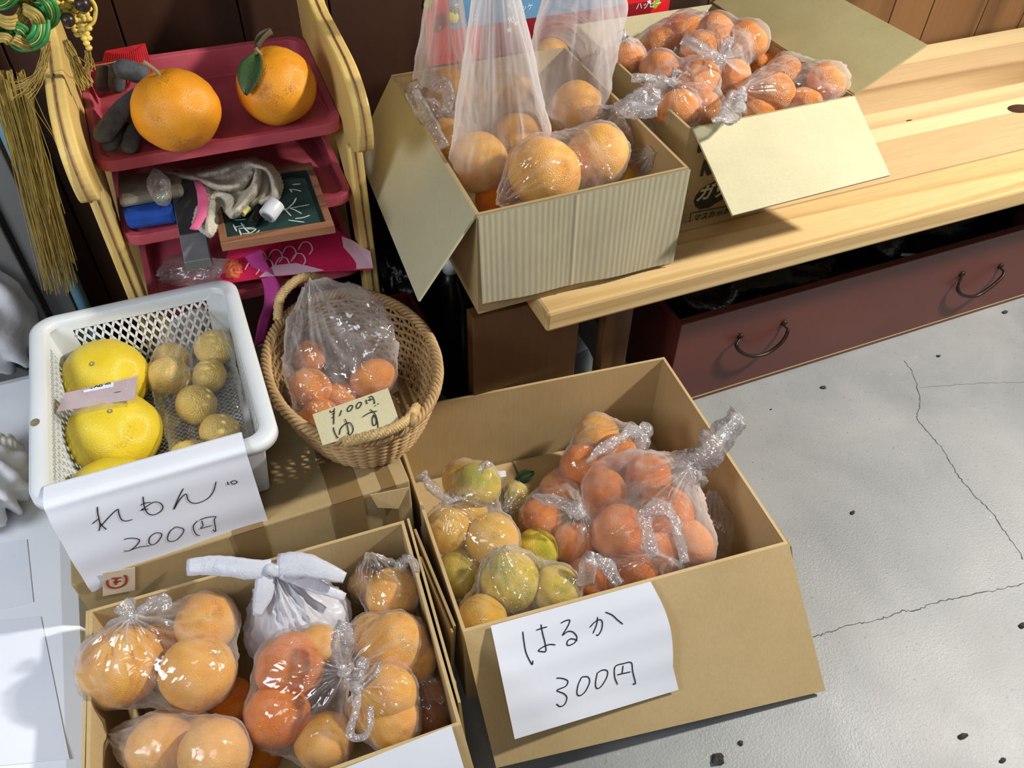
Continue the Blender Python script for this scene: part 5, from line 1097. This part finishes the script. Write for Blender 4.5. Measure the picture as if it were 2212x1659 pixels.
# sign on its front flap
Pc = [(1060, 1352), (1405, 1256), (1466, 1490), (1112, 1597)]
def hp(a, b):
    top = np.array(Pc[0])*(1-a)+np.array(Pc[1])*a; bot = np.array(Pc[3])*(1-a)+np.array(Pc[2])*a
    p = top*(1-b)+bot*b+np.array([16*a**3*math.sin(math.pi*min(1, b*1.25)), -4*a**3*math.sin(math.pi*b)])
    off = .0055+.020*(1-a)**2*math.sin(math.pi*b*.62)+.006*a**3*math.sin(math.pi*b)+.0012*(1-abs(2*((b*3.4) % 1)-1))
    return onp(p, hFL-n_*off if n_[2] < 0 else hFL+n_*off, n_)
mb = MB(); mb.grid(hp, 30, 26)
sg = empty('price_sign', at(1260, 1430, .12), 'white paper sign はるか 300円 taped on the front flap of the centre box', 'sign')
sp2 = mb.build('paper_sheet', 'paper', sg, True)
strokes('handwriting', sg, sp2, [[(355, 510), (365, 600), (385, 710), (420, 790), (447, 830), (452, 790)], [(485, 498), (540, 478), (590, 465)], [(530, 440), (545, 520), (570, 620), (578, 700), (545, 705), (505, 695), (560, 655), (620, 635), (672, 640)],
 [(722, 430), (770, 405), (810, 402), (790, 460), (740, 545), (790, 510), (840, 515), (878, 560), (865, 610), (820, 640), (785, 640), (790, 600), (830, 580), (885, 598)], [(1003, 470), (1050, 420), (1100, 395), (1125, 420), (1118, 490), (1085, 545), (1065, 540)], [(1080, 368), (1070, 440), (1035, 530)], [(1155, 322), (1220, 350), (1270, 395), (1325, 440)],
 [(680, 960), (740, 965), (790, 990), (770, 1040), (685, 1080), (750, 1110), (782, 1150), (760, 1215), (715, 1235), (680, 1210)], [(925, 950), (890, 1030), (880, 1110), (910, 1130), (960, 1090), (1002, 1000), (985, 950), (925, 950)], [(1078, 905), (1060, 1000), (1068, 1058), (1110, 1045), (1165, 960), (1175, 895), (1130, 882), (1078, 910)],
 [(1275, 1025), (1245, 950), (1250, 850), (1330, 820), (1405, 812), (1420, 900), (1445, 1000), (1440, 1018), (1418, 1015)], [(1325, 840), (1322, 880), (1315, 915)], [(1268, 930), (1330, 915), (1400, 900)]], 'ink', .0017, 1050, 1250, 4.4837, .0007, 6)

# ================================================================== BAGGED FRUIT: bench box, left
g_ = 'large oranges in the left bench box'
bag('tall milky bag pulled up from the left bench box, middle', [O(1036, 350, 128, .595, 'large orange at the bottom of the tall milky bag'), O(1118, 300, 110, .56, 'orange behind the one in the tall milky bag')], (1066, -120, 1.0), mat='film_tall', seed=61, group=g_, knotr=0, pleat=.02, sink=.08, neck=.022, extra=[(1000, 200, .72), (1175, 215, .72), (1190, 290, .66), (980, 310, .63), (1170, 330, .60)], crinkle=.002, nu=120, nv=80)
bag('tall clear bag pulled up at the back left of the left bench box', [O(978, 194, 96, .62, 'orange at the back left of the left bench box'), O(960, 215, 90, .59, 'orange half hidden behind the back left one')], (960, -110, .93), mat='film_tall', seed=62, group=g_, knotr=0, pleat=.018, sink=.1, neck=.02, extra=[(886, 175, .67), (905, 260, .60), (1010, 120, .72)], nu=110, nv=80, crinkle=.003)
bag('tall bag pulled up at the back right of the left bench box', [O(1250, 232, 118, .61, 'orange below the tall bag at the back right'), O(1190, 130, 90, .60, 'orange deep at the back of the left bench box')], (1270, -150, .95), mat='film_tall', seed=63, group=g_, knotr=0, pleat=.018, sink=.08, neck=.04, extra=[(1365, 10, .80), (1150, 60, .80), (1320, 180, .66), (1170, 240, .62)], nu=110, nv=80, crinkle=.003)
bag('stretched shiny bag with two large oranges at the front of the left bench box', [O(1176, 374, 160, .615, 'largest orange at the front of the left bench box'), O(1290, 335, 138, .605, 'orange right beside the largest front one')], (1075, 440, .60), mat='film', seed=64, group=g_, knotr=.004, sink=.12, pleat=.018, crinkle=.003, extra=[(1330, 395, .60)])
bag('bag with twisted handles standing up towards the right bench box', [O(1225, 262, 90, .575, 'orange under the twisted handles, left bench box'), O(1290, 290, 90, .56, 'orange under the right of the twisted handles')], (1345, 232, .665), mat='film_thin', seed=65, group=g_, knotr=.004, sink=.3, extra=[(1195, 230, .62), (1400, 330, .60)], crinkle=.006,
    ears=[([(1330, 240, .66), (1370, 225, .675), (1405, 200, .69), (1415, 172, .70)], (26, 40, 54, 34)), ([(1340, 236, .665), (1380, 240, .67), (1420, 238, .675)], (20, 30, 20))])
bag('clear bag slumped at the right wall of the left bench box', [O(1372, 385, 100, .53, 'orange low in the front right corner of the left bench box', 'deep_orange'), (1385, 330, 90, .55, None, ''), (1390, 290, 60, .58, None, '')], (1415, 330, .63), mat='film_thin', seed=66, group=g_, knotr=0, crinkle=.007, sink=.3)
bag('bag with loop handles at the left wall of the left bench box', [O(960, 300, 90, .56, 'orange under the loop handles at the left wall'), (940, 260, 80, .58, None, '')], (925, 215, .655), mat='film', seed=67, group=g_, knotr=0, crinkle=.005,
    loops=[([(960, 320, .62), (925, 260, .65), (890, 200, .67), (905, 182, .68), (945, 178, .685), (968, 200, .68), (962, 245, .66)], (26, 30, 30, 30, 32, 30, 22))])
for i, (x, y, d, z, k, lb) in enumerate([(1075, 430, 100, .53, 'deep_orange', 'orange low behind the front wall, left'), (1110, 200, 100, .56, 'orange', 'orange deep in the middle of the left bench box'), (1330, 400, 100, .54, 'orange', 'orange low behind the front wall, right')]):
    c = at(x, y, z); fruit(k, c, d/2*depth(c)/F, lb+' of the bench box' if 'wall' in lb else lb, g_, i=i)

# ================================================================== BAGGED FRUIT: bench box, right
g_ = 'mandarins in the right bench box'
Mk = 'mandarin'
bag('tied bag of mandarins with knot in the middle, top of the right bench box', [O(1510, 108, 78, .665, 'mandarin left of the top knot', Mk), O(1548, 72, 88, .665, 'mandarin behind the top knot', Mk), O(1616, 88, 88, .66, 'mandarin right of the top knot', Mk), O(1580, 165, 80, .635, 'mandarin in front of the top knot', Mk)], (1560, 134, .715), seed=71, group=g_, pleat=.018, sink=.5,
    ears=[([(1560, 134, .715), (1525, 112, .735), (1475, 82, .75)], (14, 20, 24)), ([(1560, 132, .715), (1570, 100, .735), (1578, 80, .745)], (10, 18, 12))])
bag('tied bag of mandarins at the front left of the right bench box', [O(1425, 150, 86, .645, 'mandarin behind the left knot', Mk), O(1508, 172, 92, .65, 'mandarin right of the left knot', Mk), O(1462, 236, 96, .635, 'mandarin below the left knot', Mk), O(1528, 235, 78, .62, 'mandarin right of the one below the left knot', Mk)], (1450, 178, .70), seed=72, group=g_, pleat=.018, sink=.5,
    ears=[([(1450, 178, .70), (1420, 172, .71), (1365, 168, .715)], (14, 22, 14)), ([(1450, 176, .70), (1462, 150, .715)], (12, 20))])
bag('big clear bag of mandarins at the right of the right bench box', [O(1664, 205, 106, .64, 'mandarin at the left of the big right bag', Mk), O(1785, 178, 88, .655, 'mandarin in the right tip of the big right bag', Mk), O(1740, 222, 74, .635, 'mandarin at the front edge under the big right bag', Mk), O(1700, 160, 90, .62, 'mandarin at the back of the big right bag', Mk), O(1640, 245, 70, .62, 'mandarin just above the pale front flap', Mk)], (1600, 195, .68), seed=73, group=g_, pleat=.015, sink=.15, crinkle=.004, extra=[(1832, 200, .665), (1800, 140, .68), (1690, 135, .68)],
    ears=[([(1600, 195, .68), (1580, 225, .675), (1572, 255, .680), (1540, 262, .682)], (30, 34, 36, 14)), ([(1604, 200, .68), (1596, 240, .682)], (16, 26))])
bag('small bag of mandarins at the left wall of the right bench box', [O(1352, 128, 84, .64, 'mandarin at the left wall of the right bench box', Mk)], (1350, 86, .70), seed=74, group=g_, knotr=.004, ears=[([(1350, 90, .70), (1345, 78, .71), (1352, 70, .715)], (14, 22, 16))])
bag('bag of mandarins at the back of the right bench box', [O(1420, 98, 80, .62, 'mandarin at the back left of the right bench box', Mk), O(1480, 66, 84, .625, 'mandarin at the back centre of the right bench box', Mk)], (1528, 30, .70), seed=75, group=g_, knotr=.004, sink=.2)
for i, (x, y, d, z, lb) in enumerate([(1395, 210, 80, .60, 'mandarin low at the left wall under the tied bag'), (1590, 215, 80, .60, 'mandarin low between the two knotted bags'), (1650, 150, 76, .60, 'mandarin low at the right wall behind the big clear bag')]):
    c = at(x, y, z); fruit(Mk, c, d/2*depth(c)/F, lb, g_, i=i)

# ================================================================== GRIT ON THE FLOOR
for i, (x, y, s_, lb) in enumerate([(2080, 1590, 10, 'small dark clump of grit near the lower right corner'), (1550, 1640, 17, 'largest dark clump of grit at the bottom edge below the box flap'), (1600, 1606, 7, 'dark crumb just right of the largest clump'), (2207, 1352, 9, 'dark crumb at the right edge of the frame'), (2165, 1643, 8, 'dark crumb at the bottom right'), (1841, 1108, 6, 'dark crumb on the open floor right of the centre box'), (1778, 838, 6, 'dark crumb near the drawer front'), (2171, 676, 7, 'dark crumb beside the right end of the drawer'), (2027, 770, 5, 'dark crumb between the drawer and the crack'), (1665, 885, 3, 'tiny dark crumb near the centre box back corner')]):
    c = at(x, y, 0); r = s_*depth(c)/F*.8; mb = MB().ball((c[0], c[1], r*.35), r, 10, (1.2, .9, .5)); cc = np.array([c[0], c[1], r*.35])
    mb.v = [tuple(cc+(np.array(v)-cc)*(1+.7*fnoise(v, 160, i))) for v in mb.v]; mb.v = [(a, b, max(z, 0)) for a, b, z in mb.v]
    tag(mb.build('grit', 'stone'), lb, 'grit', 'grit on the concrete floor')
